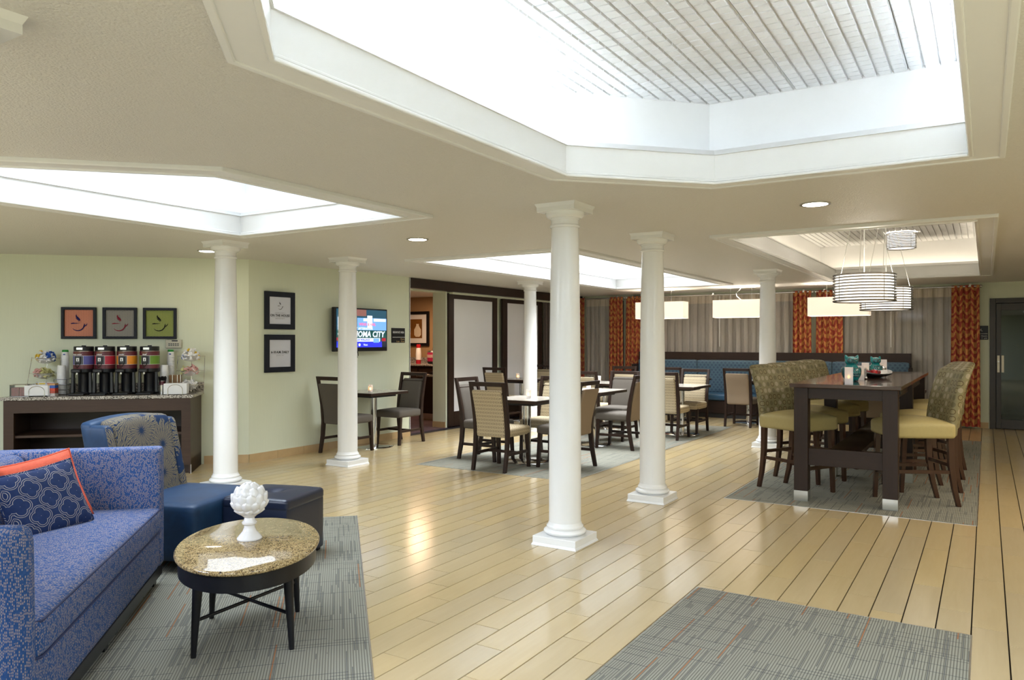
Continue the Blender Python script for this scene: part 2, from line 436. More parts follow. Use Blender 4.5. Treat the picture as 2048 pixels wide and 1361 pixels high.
def mat_weave(name, a, b):
    g = G(name); o = g.uv(); n = g.noise(g.scale(o, (300, 300, 1)), 1., 2, .7); n2 = g.noise(o, 60, 2)
    c = g.mix(g.ramp(n, [(.35, 0.), (.65, 1.)]), a, b); c = g.mix(g.math('MULTIPLY', n2, .3), c, a)
    g.bump(n, .2, .002); return g.done(c, .85)
MT['grey_weave'] = mat_weave('taupe_weave', (.062, .051, .040), (.135, .114, .092))
MT['tan_weave'] = mat_weave('tan_weave', (.21, .15, .095), (.33, .25, .17))
def mat_circles():
    g = G('olive_circle_fabric'); o = g.uv(); P = .062
    X = g.xyz(g.scale(o, (1 / P, 1 / P, 1)))
    cx = g.math('FLOOR', X[0]); cy = g.math('FLOOR', X[1])
    a = g.math('SUBTRACT', g.math('FRACT', X[0]), .5); b = g.math('SUBTRACT', g.math('FRACT', X[1]), .5)
    d = g.vmath('LENGTH', g.comb(a, b, 0.)); r = g.white(g.comb(cx, cy, 4.))
    row = g.math('FRACT', g.math('MULTIPLY', cy, .5))
    ring = g.math('MULTIPLY', g.math('LESS_THAN', g.math('ABSOLUTE', g.math('SUBTRACT', d, .33)), .05), g.math('LESS_THAN', r, .45))
    ring2 = g.math('LESS_THAN', d, .29)
    disc = g.math('LESS_THAN', d, .36)
    n = g.noise(o, 180, 2)
    base = g.mix(n, (.18, .157, .078), (.225, .195, .105))
    lite = g.math('MULTIPLY', disc, g.math('GREATER_THAN', r, .72)); dk = g.math('MULTIPLY', disc, g.math('MULTIPLY', g.math('GREATER_THAN', r, .45), g.math('LESS_THAN', r, .72)))
    c = g.mix(g.math('MULTIPLY', lite, .75), base, (.36, .31, .22)); c = g.mix(g.math('MULTIPLY', dk, .55), c, (.085, .07, .035))
    c = g.mix(g.math('MULTIPLY', g.math('MULTIPLY', ring2, g.math('LESS_THAN', r, .45)), .4), c, (.27, .22, .11))
    c = g.mix(ring, c, (.085, .055, .02))
    return g.done(c, .55, spec=.3)
MT['circles'] = mat_circles()
MT['olive'] = plain('olive_vinyl', (.40, .325, .135), .55, var=.06, nscale=40, bump=.1, bscale=200)
def mat_booth():
    g = G('blue_dot_upholstery'); o = g.uv()
    m = None
    for off in ((0., 0.), (.5, .5)):
        X = g.xyz(g.vmath('ADD', g.scale(o, (1 / .075, 1 / .095, 1)), (*off, 0)))
        a = g.math('SUBTRACT', g.math('FRACT', X[0]), .5); b = g.math('MULTIPLY', g.math('SUBTRACT', g.math('FRACT', X[1]), .5), 1.25)
        q = g.math('LESS_THAN', g.vmath('LENGTH', g.comb(a, b, 0.)), .27); m = q if m is None else g.math('MAXIMUM', m, q)
    c = g.mix(g.math('MULTIPLY', m, .75), g.mix(g.noise(o, 90, 2), (.038, .092, .145), (.055, .12, .18)), (.018, .045, .10))
    return g.done(c, .55, sheen=.2)
MT['booth'] = mat_booth()
MT['blue_vinyl'] = plain('blue_vinyl', (.022, .08, .16), .38, var=.12)
def mat_drape():
    g = G('red_gold_drape'); o = g.uv(); X = g.xyz(o)
    n = g.noise(o, 9, 2)
    ph = g.math('ADD', g.math('MULTIPLY', X[1], 2 * PI / .13), g.math('MULTIPLY', g.math('ABSOLUTE', g.math('SINE', g.math('MULTIPLY', X[0], PI / .11))), 4.0))
    wv = g.math('SINE', g.math('ADD', ph, g.math('MULTIPLY', n, 10.)))
    br = g.noise(g.scale(o, (60, 24, 1)), 1., 2)
    m = g.math('GREATER_THAN', g.math('ADD', wv, g.math('MULTIPLY', g.math('SUBTRACT', br, .5), 2.6)), .0)
    sh = g.noise(o, 4, 2)
    c = g.mix(m, g.mix(sh, (.26, .018, .008), (.38, .04, .012)), g.mix(sh, (.50, .17, .03), (.58, .27, .07)))
    return g.done(c, .6, sheen=.2)
MT['drape'] = mat_drape()
def mat_sheer():
    g = G('sheer_fabric'); o = g.uv(); n = g.noise(g.scale(o, (420, 420, 1)), 1., 1)
    d = g.node('ShaderNodeBsdfDiffuse'); g.set(d.inputs[0], (.86, .81, .75)); t = g.node('ShaderNodeBsdfTransparent')
    tl = g.node('ShaderNodeBsdfTranslucent'); g.set(tl.inputs[0], (.7, .65, .6))
    a = g.node('ShaderNodeAddShader'); mm = g.node('ShaderNodeMixShader'); g.l.new(d.outputs[0], mm.inputs[1]); g.l.new(tl.outputs[0], mm.inputs[2]); mm.inputs[0].default_value = .25
    mx = g.node('ShaderNodeMixShader'); g.set(mx.inputs[0], g.math('ADD', .42, g.math('MULTIPLY', n, .16)))
    g.l.new(t.outputs[0], mx.inputs[1]); g.l.new(mm.outputs[0], mx.inputs[2]); g.l.new(mx.outputs[0], g.out.inputs[0])
    return g.m
MT['sheer'] = mat_sheer()
MT['sheer_head'] = mat_weave('sheer_heading', (.50, .44, .36), (.60, .54, .45))
MT['brown_sheer'] = mat_weave('brown_curtain', (.085, .065, .055), (.14, .11, .095))
def mat_granite(name, cols, sc, rough=.12):
    g = G(name); o = g.obj(); v = g.node('ShaderNodeTexVoronoi', i_Scale=sc); g.l.new(o, v.inputs['Vector'])
    n = g.noise(o, sc * .16, 4, .7); n2 = g.noise(o, sc * .6, 3, .7)
    r = g.xyz(v.outputs['Color'])[0]
    f = g.math('ADD', g.math('MULTIPLY', n2, .6), g.math('ADD', g.math('MULTIPLY', r, .34), g.math('MULTIPLY', g.math('SUBTRACT', n, .5), .5)))
    return g.done(g.ramp(f, cols), rough, spec=.5)
MT['granite_gold'] = mat_granite('gold_granite', [(.25, (.02, .015, .01)), (.36, (.15, .10, .05)), (.46, (.33, .23, .10)), (.57, (.44, .33, .16)), (.70, (.53, .43, .26)), (.8, (.30, .22, .12))], 230, .07)
MT['granite_grey'] = mat_granite('speckled_grey_granite', [(.28, (.015, .015, .015)), (.4, (.16, .14, .125)), (.5, (.40, .36, .32)), (.62, (.7, .65, .6)), (.74, (.05, .045, .04))], 150, .15)
MT['steelplate'] = plain('polished_steel', (.62, .62, .6), .16, 1, var=.04)
def mat_laminate():
    g = G('cream_stone_laminate'); o = g.obj(); n = g.noise(o, 50, 4, .7)
    return g.done(g.mix(n, (.36, .32, .27), (.52, .48, .42)), .18)
MT['laminate'] = mat_laminate()
MT['ceramic_w'] = plain('white_ceramic', (.70, .69, .69), .18, var=.02)
MT['teal'] = plain('teal_glaze', (.004, .20, .22), .1, var=.4, nscale=20, coat=.6)
MT['tealdark'] = plain('dark_teal_glaze', (.003, .06, .07), .1, var=.3, coat=.6)
MT['handle'] = plain('cream_metal', (.66, .60, .46), .4, .2)
MT['doorframe'] = plain('bronze_frame', (.028, .020, .016), .4, var=.15)
def mat_glass(name, tint=(1, 1, 1), rough=0.0):
    g = G(name); fr = g.node('ShaderNodeFresnel'); fr.inputs[0].default_value = 1.5
    t = g.node('ShaderNodeBsdfTransparent'); g.set(t.inputs[0], tint); gl = g.node('ShaderNodeBsdfGlossy'); gl.inputs['Roughness'].default_value = rough
    n = g.noise(g.obj(), 2., 1); g.set(gl.inputs['Roughness'], g.math('MULTIPLY', n, .02 + rough))
    m = g.node('ShaderNodeMixShader'); g.l.new(fr.outputs[0], m.inputs[0]); g.l.new(t.outputs[0], m.inputs[1]); g.l.new(gl.outputs[0], m.inputs[2]); g.l.new(m.outputs[0], g.out.inputs[0])
    return g.m
MT['glass'] = mat_glass('clear_glass', (.98, .98, .98))
MT['artglass'] = mat_glass('picture_glass', (1, 1, 1)); MT['artglass'].node_tree.nodes['Fresnel'].inputs[0].default_value = 1.12
MT['darkglass'] = mat_glass('tinted_glass', (.55, .6, .58))
def mat_frost(name, col, alpha, emis=0):
    g = G(name); p = g.b; g.set(p.inputs['Base Color'], col); p.inputs['Roughness'].default_value = .35
    n = g.noise(g.obj(), 40, 2); t = g.node('ShaderNodeBsdfTransparent'); m = g.node('ShaderNodeMixShader')
    g.set(m.inputs[0], g.math('ADD', alpha - .05, g.math('MULTIPLY', n, .1)))
    g.l.new(t.outputs[0], m.inputs[1]); g.l.new(p.outputs[0], m.inputs[2]); g.l.new(m.outputs[0], g.out.inputs[0]); return g.m
MT['bowl'] = mat_frost('clear_bowl', (.85, .87, .88), .32)
MT['frost'] = mat_frost('frosted_holder', (.85, .85, .88), .55)
MT['doorpanel'] = plain('frosted_door_glass', (.80, .80, .82), .25, var=.03, nscale=3)
MT['flame'] = glow('flame', (1, .5, .12), 9)
MT['wax'] = plain('wax', (.85, .8, .7), .5)
MT['cove'] = glow('cove_strip', (.83, .94, 1.06), COVE); MT['cove_dim'] = glow('cove_strip_dim', (.83, .94, 1.06), COVE * .05); MT['cove2'] = glow('cove_strip_lounge', (.83, .94, 1.06), COVE2); MT['cove3'] = glow('cove_strip_dining', (.86, .95, 1.04), COVE3)
MT['cove_warm'] = glow('warm_cove_strip', (1, .86, .66), COVE_WARM)
MT['downlight'] = glow('downlight_lens', (1, .90, .74), DOWN)
MT['shade'] = glow('linen_shade_lit', (1, .80, .58), SHADE)
MT['drumcore'] = glow('drum_diffuser_lit', (1, .93, .82), .85)
def mat_tile():
    g = G('acoustic_tile'); o = g.obj(); n = g.noise(o, 170, 4, .75)
    g.bump(n, .2, .003); return g.done(g.mix(n, (.66, .66, .66), (.80, .80, .80)), .8)
MT['tile'] = mat_tile()
MT['tilejoint'] = plain('grey_tee_grid', (.38, .38, .40), .5)

# ================================================================== FLOOR
floor = MB().box(-12, 3.6, -4.6, 15.6, -.08, -.012).build('floor', MT['grout'], smooth=False); floor['kind'] = 'structure'
PW, PL, GAP = .155, .92, .0066
CARPETS = [(-1.447, -.067, .6, 4.37), (-2.06, -.067, 6.995, 12.9), (-5.71, -3.655, 6.97, 12.83)]
full = MB().box(0, PW - GAP, 0, PL - .005, -.02, 0).mesh('plank', MT['plank'], smooth=False)
th = R(32.114); FX, FY = -math.sin(th), math.cos(th); RX, RY = math.cos(th), math.sin(th)
def in_view(x, y):
    d = FX * x + FY * y
    if d < .5: return None
    l = RX * x + RY * y; u = 1024 + 1512 * l / d; v = 683 + 1512 * CAMH / d
    return d if (-40 < u < 2090 and v < 1400) else None
cand = []; rest = []
offs = {}
for k in range(-24, 80):
    x0 = -.065 - (k + 1) * PW + GAP / 2
    if x0 < -12 or x0 > 3.4: continue
    off = (.25 + .33 * (k % 3) + random.choice((0, .12, -.1))) * PL
    for j in range(-6, 18):
        y0 = j * PL + off
        if y0 > 15.4 or y0 + PL < -4.5: continue
        if any(a <= x0 + .01 and x0 + PW - .01 <= b and c <= y0 and y0 + PL <= d for a, b, c, d in CARPETS): continue
        cu, cw = (x0 + y0 + PL / 2) / S2, (-x0 + y0 + PL / 2) / S2
        if -2.6 < cu < -.25 and .9 < cw < 5.9: continue
        if x0 < -7.55 and y0 > 6.6: continue
        ds = [in_view(x0 + a, y0 + b) for a in (0, PW) for b in (0, PL)]
        ds = [q for q in ds if q]
        hidden = (x0 + y0) / S2 < -1.2
        if ds and not hidden: cand.append((min(ds), x0, y0))
        else: rest.append((x0, y0))
cand.sort()
for d_, x0, y0 in cand[:295]:
    o = D.objects.new('plank', full); COL.objects.link(o); o.parent = floor; o.location = (x0, y0, 0)
mb = MB()
for x0, y0 in rest + [(c[1], c[2]) for c in cand[295:]]: mb.box(x0, x0 + PW - GAP, y0, y0 + PL - .005, -.02, 0)
mb.build('plank_field', MT['plank'], floor, smooth=False)['kind'] = 'stuff'

def carpet(label, poly, z=.003):
    t = thing('carpet', label, 'carpet'); MB().prism(poly, -.003, z).build('carpet_field', MT['carpet'], t, smooth=False)
    MB().ring(offset(poly, .008), poly, -.004, z - .001).build('metal_edge', MT['steel'], t, smooth=False); return t
def rect(a, b, c, d): return [(a, c), (b, c), (b, d), (a, d)]
carpet('grey striped carpet inset in the foreground planks, empty of furniture', rect(*CARPETS[0]))
carpet('grey striped carpet under the tall bar table and its stools', rect(*CARPETS[1]))
carpet('grey striped carpet under the square breakfast tables', rect(*CARPETS[2]))
lc = thing('carpet', 'grey striped carpet under the blue sofa and the oval coffee table', 'carpet', (0, 0, 0), -45)
# local x = -w, local y = u
lp = rect(-6.43, -2.7, -2.3, .14)
MB().prism(lp, -.003, .003).build('carpet_field', MT['carpet'], lc, smooth=False)
MB().ring(offset(lp, .008), lp, -.004, .002).build('metal_edge', MT['steel'], lc, smooth=False)
for q in lc.children:
    uvl = q.data.uv_layers[0]
    for d in uvl.data: d.uv = (d.uv[0] + .13, d.uv[1] + .21)
# stripes in the lounge run along w (local x): swap the uv axes
for q in [c for c in lc.children if c.name.startswith('carpet_field')]:
    for d in q.data.uv_layers[0].data: d.uv = (d.uv[1], d.uv[0])

# ================================================================== WALLS
def wall(name, a, b, z0=0, z1=H, t=.12, mat='wall', side=1):
    A, B = Vector(a), Vector(b); L = (B - A).length
    rz = math.degrees(math.atan2(B.y - A.y, B.x - A.x))
    o = MB().box(0, L, 0, t, z0, z1).build(name, MT[mat], smooth=False); o.location = (A.x, A.y, 0); o.rotation_euler = (0, 0, R(rz)); o['kind'] = 'structure'
    return o
CW = 9.55                                         # w of the coffee wall
c0 = uw(-4.9, CW); c1 = (-7.5, -7.5 + CW * S2)    # corner with the left wall
wall('wall_coffee', c0, c1)
wall('wall_left', c1, (-7.5, 9.0), t=.30)
wall('wall_left_recess', (-7.78, 10.24), (-7.78, 14.9))
MB().box(-7.78, -7.5, 8.985, 9.012, 0, H).build('trim_5', MT['white'], smooth=False)['kind'] = 'structure'
o = MB().box(-7.98, -7.78, 9.0, 10.24, 2.28, H).build('wall_above_pantry', MT['wall'], smooth=False); o['kind'] = 'structure'
wall('wall_pantry_jamb', (-7.98, 10.18), (-7.705, 10.18), t=.035)
wall('wall_back', (-7.9, 14.92), (.045, 14.92))
wall('wall_back_right', (.93, 14.92), (3.4, 14.92))
o = MB().box(.045, .93, 14.92, 15.04, 2.17, H).build('wall_above_door', MT['wall'], smooth=False); o['kind'] = 'structure'
wall('wall_right', (3.3, 15.0), (3.3, -4.4))
wall('wall_front', (3.3, -4.3), (-11.2, -4.3))
wall('wall_far_left', (-11.0, -4.3), (-11.0, 2.7))
# tile baseboards
def baseboard(name, a, b, step=.457):
    A, B = Vector(a), Vector(b); L = (B - A).length; rz = math.degrees(math.atan2(B.y - A.y, B.x - A.x))
    r = setting(name, (A.x, A.y, 0), rz); n = max(1, int(L / step + .5)); s = L / n
    me = MB().box(.0015, s - .0015, -.012, 0, 0, .098).mesh('base_tile', MT['basetile'], smooth=False)
    for i in range(n):
        o = D.objects.new('base_tile', me); COL.objects.link(o); o.parent = r; o.location = (i * s, 0, 0)
baseboard('baseboard_coffee', uw(-1.56, CW), c1, .3)
baseboard('baseboard_left', c1, (-7.5, 9.0))
baseboard('baseboard_back', (-.10, 14.92), (.03, 14.92))
baseboard('baseboard_back', (-7.5, 14.92), (-6.1, 14.92))
baseboard('baseboard_jamb', (-7.98, 10.18), (-7.71, 10.18), .28)

# ================================================================== CEILING with trays
T1 = [(-2.06, 1.74), (-1.39, 1.07), (-.066, 1.07), (-.066, 4.56), (-1.405, 4.56), (-2.06, 3.87)]
T2 = [(-5.73, 1.3), (-5.29, 1.3), (-3.79, 2.80), (-3.79, 4.50), (-5.73, 4.50)]
T3 = rect(-5.75, -3.80, 7.12, 12.75)
T4 = rect(-2.03, -.07, 7.06, 12.9)
bm = bmesh.new()
def loop(p):
    vs = [bm.verts.new((x, y, H)) for x, y in p]
    for i in range(len(vs)): bm.edges.new((vs[i], vs[(i + 1) % len(vs)]))
loop([(-12, -4.5), (3.5, -4.5), (3.5, 15.2), (-12, 15.2)])
for p in (T1, T2, T3, T4): loop(p)
bmesh.ops.triangle_fill(bm, use_beauty=True, use_dissolve=False, edges=bm.edges[:])
for f in bm.faces:
    f.normal_update()
    if f.normal.z > 0: f.normal_flip()
me = D.meshes.new('ceiling'); bm.to_mesh(me); bm.free(); me.materials.append(MT['ceiling'])
ceil = D.objects.new('ceiling', me); COL.objects.link(ceil); ceil['kind'] = 'structure'
# scored acoustic tile
TS = .61
tm = MB().box(0, TS, 0, TS, .006, .02); cs = TS / 8
for i in range(8):
    for j in range(8):
        x0, y0 = i * cs + .006, j * cs + .003; x1, y1 = (i + 1) * cs - .006, (j + 1) * cs - .003
        tm.hexa([(x0 + .002, y0 + .002, -.008), (x1 - .002, y0 + .002, -.008), (x1 - .002, y1 - .002, -.008), (x0 + .002, y1 - .002, -.008)], [(x0, y0, .006), (x1, y0, .006), (x1, y1, .006), (x0, y1, .006)])
tilem = tm.mesh('ceiling_tile', MT['tile'], smooth=False)
def tray(n, poly, strips, mat, setback=.27, zf=2.63, zt=3.0, tiles=True, wallmat='white', dim={}):
    t = setting('trim_%d' % n)
    MB().ring(offset(poly, .132), offset(poly, .004), H - .02, H + .005).build('flange', MT['white'], t, smooth=False, bevel=.004)
    MB().ring(offset(poly, .15), offset(poly, .120), H - .027, H + .004).build('flange_bead', MT['white'], t, smooth=False, bevel=.006)
    MB().ring(offset(poly, .010), offset(poly, -.014), H - .030, H - .012).build('lip', MT['white_gloss'], t, smooth=False, bevel=.006)
    MB().ring(offset(poly, .012), offset(poly, -.008), H - .012, H + .002).build('lip_bead', MT['white_gloss'], t, smooth=False, bevel=.004)
    MB().ring(offset(poly, .02), poly, H - .012, zf - .04).build('fascia', MT['white'], t, smooth=False)
    a, b = offset(poly, .0), offset(poly, .035); c = offset(poly, .02)
    m = MB(); k = len(poly)
    m.add([(x, y, zf - .04) for x, y in offset(poly, -.012)] + [(x, y, zf) for x, y in b] + [(x, y, zf - .04) for x, y in offset(poly, .04)], [f for i in range(k) for f in ((i, (i + 1) % k, k + (i + 1) % k, k + i), (k + i, k + (i + 1) % k, 2 * k + (i + 1) % k, 2 * k + i), (i, 2 * k + i, 2 * k + (i + 1) % k, (i + 1) % k))])
    m.build('crown', MT['white'], t, smooth=False)
    o = offset(poly, setback); i_ = offset(poly, .012)
    m = MB(); m.ring(offset(o, .01), i_, 2.475, 2.485); m.build('cove_ledge', MT['white'], t, smooth=False)
    MB().ring(offset(o, .02), o, 2.485, zt + .01).build('upper_wall', MT[wallmat], t, smooth=False)
    for e, (f0, f1) in strips.items():
        p, q = Vector(poly[e]), Vector(poly[(e + 1) % k]); d = (q - p).normalized(); nn = Vector((d.y, -d.x)); L = (q - p).length
        p2 = p + d * (f0 * L) + nn * .13; q2 = p + d * (f1 * L) + nn * .13; ang = math.atan2(d.y, d.x)
        s = MB().box(0, (q2 - p2).length, -.02, .02, 0, .03).build('light_strip', MT[dim.get(e, mat)], t, smooth=False); s.location = (p2.x, p2.y, 2.49); s.rotation_euler = (0, 0, ang)
    xs = [p[0] for p in o]; ys = [p[1] for p in o]
    x = max(xs) + .03
    if tiles:
        while x > min(xs):
            y = max(ys)
            while y > min(ys):
                q = D.objects.new('ceiling_tile', tilem); COL.objects.link(q); q.parent = t; q.location = (x - TS + .002, y - TS + .002, zt)
                y -= TS + .004
            x -= TS + .004
        MB().box(min(xs) - .7, max(xs) + .7, min(ys) - .7, max(ys) + .7, zt + .02, zt + .05).build('tee_grid', MT['tilejoint'], t, smooth=False)
    else:
        MB().box(min(xs) - .1, max(xs) + .1, min(ys) - .1, max(ys) + .1, zt, zt + .05).build('tray_top', MT['white'], t, smooth=False)
    return t
tray(1, T1, {0: (0, 1), 5: (0, 1), 2: (0, .97), 3: (0, .95), 4: (0, 1)}, 'cove', dim={3: 'cove_dim', 4: 'cove_dim'})
tray(2, T2, {1: (0, 1), 2: (0, 1), 3: (0, 1), 4: (0, 1)}, 'cove2')
tray(3, T3, {0: (0, 1), 1: (0, 1), 2: (0, 1), 3: (0, 1)}, 'cove3')
tray(4, T4, {0: (0, 1), 1: (0, 1), 2: (0, 1), 3: (0, 1)}, 'cove_warm')

# recessed downlights
def downlight(x, y, label):
    t = thing('downlight', label, 'ceiling light', (x, y, H))
    MB().ring([(.105 * math.cos(2 * PI * i / 28), .105 * math.sin(2 * PI * i / 28)) for i in range(28)], [(.085 * math.cos(2 * PI * i / 28), .085 * math.sin(2 * PI * i / 28)) for i in range(28)], -.008, 0).build('trim_ring', MT['steel'], t)
    MB().cyl((0, 0, 0), .086, -.0035, -.001, 28).build('lens', MT['downlight'], t)
downlight(-1.035, 5.72, 'round recessed downlight before the bar table ceiling recess')
downlight(-4.63, 5.67, 'round recessed downlight in line with the television wall')
downlight(-7.17, 5.2, 'round recessed downlight beside the column nearest the coffee counter')

# ================================================================== COLUMNS
def make_column(x, y, label):
    t = thing('column', label, 'column', (x, y, 0), 0, 'white round columns')
    m = MB().box(-.172, .172, -.172, .172, .018, .066); m.add(*(lambda L: (L.v, L.f))(MB().hexa([(-.182, -.182, 0), (.182, -.182, 0), (.182, .182, 0), (-.182, .182, 0)], [(-.172, -.172, .02), (.172, -.172, .02), (.172, .172, .02), (-.172, .172, .02)])))
    m.build('plinth', MT['white_gloss'], t, smooth=False, bevel=.003)
    prof = [(.150, .066)] + [(.128 + .027 * math.sin(PI * i / 10), .068 + .046 * i / 10) for i in range(11)] + [(.133, .116), (.133, .128), (.128, .132), (.122, .142), (.117, .156)]
    MB().lathe(prof, 40).build('base_moulding', MT['white_gloss'], t)
    MB().lathe([(.116, .156), (.1155, .7), (.112, 1.4), (.104, 2.0), (.098, 2.275)], 40).build('shaft', MT['white_gloss'], t)
    prof = [(.100, 2.272), (.108, 2.278), (.110, 2.286), (.106, 2.294), (.100, 2.298), (.100, 2.330), (.106, 2.334), (.106, 2.342)] + [(.106 + .034 * math.sin(PI / 2 * i / 8), 2.342 + .036 * (1 - math.cos(PI / 2 * i / 8))) for i in range(1, 9)] + [(.142, 2.386)]
    MB().lathe(prof, 40).build('capital', MT['white_gloss'], t)
    m = MB().box(-.150, .150, -.150, .150, 2.385, 2.415)
    m.hexa([(-.150, -.150, 2.415), (.150, -.150, 2.415), (.150, .150, 2.415), (-.150, .150, 2.415)], [(-.162, -.162, 2.44), (.162, -.162, 2.44), (.162, .162, 2.44), (-.162, .162, 2.44)])
    m.build('abacus', MT['white_gloss'], t, smooth=False)
    return t
col0 = make_column(-2.585, 4.84, 'white round column nearest the camera, in the middle of the plank floor')
for x, y, l in ((-2.60, 6.57, 'white round column between the middle foreground column and the bar table'), (-6.41, 6.55, 'white round column in front of the wall television'),
                (-6.39, 4.84, 'white round column between the coffee counter and the navy ottoman'), (-2.56, 10.72, 'white round column behind the left row of bar stools'),
                (-6.35, 10.68, 'white round column in front of the frosted sliding doors'), (-2.62, 1.0, 'white round column of which only the capital corner shows at the ceiling, top left')):
    dup(col0, (x, y, 0), 0, l)

# ================================================================== sliding doors, header, pantry opening
hd = MB().box(-7.62, -7.50, 9.02, 14.86, 2.285, 2.435).build('trim_6', MT['darkwood'], smooth=False); hd['kind'] = 'structure'
o = MB().box(-7.78, -7.60, 10.24, 14.86, 2.255, 2.285).build('trim_7', MT['wall'], smooth=False); o['kind'] = 'structure'
def sliding_door(n, y0, y1):
    t = setting('door_%d' % n, (-7.70, y0, 0), 90)        # local x runs along world +y, front is local -y
    L = y1 - y0; z1 = 2.27; f = .15
    MB().box(0, f, -.025, .025, .01, z1).build('stile', MT['darkwood_z'], t, smooth=False, bevel=.003)
    MB().box(L - f, L, -.025, .025, .01, z1).build('stile', MT['darkwood_z'], t, smooth=False, bevel=.003)
    MB().box(f, L - f, -.025, .025, z1 - .09, z1).build('rail', MT['darkwood'], t, smooth=False, bevel=.003)
    MB().box(f, L - f, -.025, .025, .01, .26).build('rail', MT['darkwood'], t, smooth=False, bevel=.003)
    MB().box(f, L - f, -.008, .008, .26, z1 - .09).build('frosted_panel', MT['doorpanel'], t, smooth=False)
    MB().box(L - .03, L + .03, .03, .034, .0, .01).build('floor_guide', MT['steel'], t, smooth=False)
sliding_door(2, 10.225, 11.72)
sliding_door(3, 11.92, 13.38)
# brown curtain on the left wall beyond the doors
def pleat(mb, x0, x1, z0, z1, amp, fold, y=0.0, taper=1.0, seed=1, nz=7, per=14, om=.13):
    rng = random.Random(seed); n = max(4, int((x1 - x0) / fold + .5)); ph = [rng.uniform(-.5, .5) for _ in range(n + 2)]; am = [rng.uniform(.7, 1.2) for _ in range(n + 2)]
    N = n * per; cx = (x0 + x1) / 2
    def fn(s, t):
        q = s * n; k = int(min(q, n - 1e-6)); a = am[k] * (1 - (q - k)) + am[k + 1] * (q - k); p = ph[k] * (1 - (q - k)) + ph[k + 1] * (q - k)
        wv = math.sin(2 * PI * q + p * (1 - t) * 1.5)
        sharp = math.copysign(abs(wv) ** .7, wv)
        xx = cx + (x0 + s * (x1 - x0) - cx) * (taper + (1 - taper) * t)
        xx -= om * fold * math.sin(4 * PI * q + 2 * p * (1 - t)) * min(1, a)
        return (xx + .008 * p * (1 - t), y + amp * a * sharp * (.8 + .35 * (1 - t)), z0 + t * (z1 - z0))
    mb.grid(fn, N, nz); return mb
t = thing('curtain', 'plain brown curtain on the left wall beyond the frosted sliding doors', 'curtain', (-7.66, 13.42, 0), 90)
pleat(MB(), 0, 1.25, .03, 2.25, .03, .13, seed=5).build('cloth', MT['brown_sheer'], t, ang=80)
MB().tube([(-.05, 0, 2.262), (1.3, 0, 2.262)], .011, 10).build('rod', MT['steel'], t)

# pantry seen through the opening
o = MB().box(-11.5, -7.7, 12.4, 12.5, 0, 2.4).build('wall_pantry_rear', MT['wall_tan'], smooth=False); o['kind'] = 'structure'
o = MB().box(-11.6, -11.5, 8.9, 12.5, 0, 2.4).build('wall_pantry_left', MT['wall_tan'], smooth=False); o['kind'] = 'structure'
o = MB().box(-11.6, -7.8, 8.8, 8.9, 0, 2.4).build('wall_pantry_front', MT['wall_tan'], smooth=False); o['kind'] = 'structure'
o = MB().box(-11.6, -7.98, 8.8, 12.5, 2.38, 2.4).build('ceiling_pantry', MT['white'], smooth=False); o['kind'] = 'structure'
fl = setting('floor_pantry', (-11.6, 8.9, 0)); ftm = MB().box(.002, .298, .002, .298, -.01, .001).mesh('floor_tile', plain('plum_floor_tile', (.10, .065, .085), .3, var=.3, nscale=5), smooth=False)
for i in range(6, 13):
    for j in range(0, 11):
        q = D.objects.new('floor_tile', ftm); COL.objects.link(q); q.parent = fl; q.location = (i * .3, j * .3, 0)
area('pantry_lamp', (-9.2, 11.2, 2.34), .5, .5, 13, (1, .66, .42))
t = thing('pantry_cabinet', 'dark pantry cabinet under the juice dispenser, seen through the opening', 'cabinet', (-9.66, 12.38, 0), 0)
MB().box(-.75, .62, -.72, 0, .12, .97).build('body', MT['darkwood'], t, smooth=False, bevel=.003)
MB().box(-.75, .62, -.66, 0, 0, .12).build('kick', MT['steel'], t, smooth=False)
for x in (-.73, -.27, .19): MB().box(x, x + .42, -.74, -.72, .16, .92).build('door', MT['darkwood_z'], t, smooth=False, bevel=.003)
MB().box(-.78, .66, -.76, 0, .97, 1.005).build('countertop', MT['granite_grey'], t, smooth=False, bevel=.004)
MB().box(-.78, .66, -.02, 0, 1.005, 1.12).build('backsplash', MT['granite_grey'], t, smooth=False)
t = thing('pantry_counter', 'lower dark cabinet with pale stone top inside the pantry opening', 'cabinet', (-8.62, 11.62, 0), 0)
MB().box(-.36, .38, -.6, .7, .12, .80).build('body', MT['darkwood'], t, smooth=False, bevel=.003)
MB().box(-.36, .38, -.55, .7, 0, .12).build('kick', MT['steel'], t, smooth=False)
MB().box(-.34, .0, -.615, -.6, .15, .78).build('door', MT['darkwood_z'], t, smooth=False, bevel=.003)
MB().box(.02, .36, -.615, -.6, .15, .78).build('door', MT['darkwood_z'], t, smooth=False, bevel=.003)
MB().box(-.39, .39, -.63, .7, .80, .835).build('countertop', MT['granite_grey'], t, smooth=False, bevel=.004)
t = thing('serving_tray', 'black tray lying on the pale pantry counter', 'tray', (-8.60, 11.3, .835), 0)
MB().box(-.16, .16, -.2, .2, 0, .012).build('tray_base', MT['black'], t, smooth=False); MB().ring(rect(-.17, .17, -.21, .21), rect(-.155, .155, -.195, .195), 0, .05).build('rim', MT['black'], t, smooth=False)
t = thing('framed_print', 'black framed orange print of a jug on the tan pantry wall', 'picture', (-10.16, 12.39, 1.72), 0)
MB().ring([(-.36, -.36), (.36, -.36), (.36, .36), (-.36, .36)], [(-.30, -.30), (.30, -.30), (.30, .30), (-.30, .30)], 0, .03).xf(Matrix.Rotation(R(90), 4, 'X')).build('frame', MT['black'], t, smooth=False)
MB().box(-.305, .305, -.008, 0, -.305, .305).build('mat_board', MT['paper'], t, smooth=False)
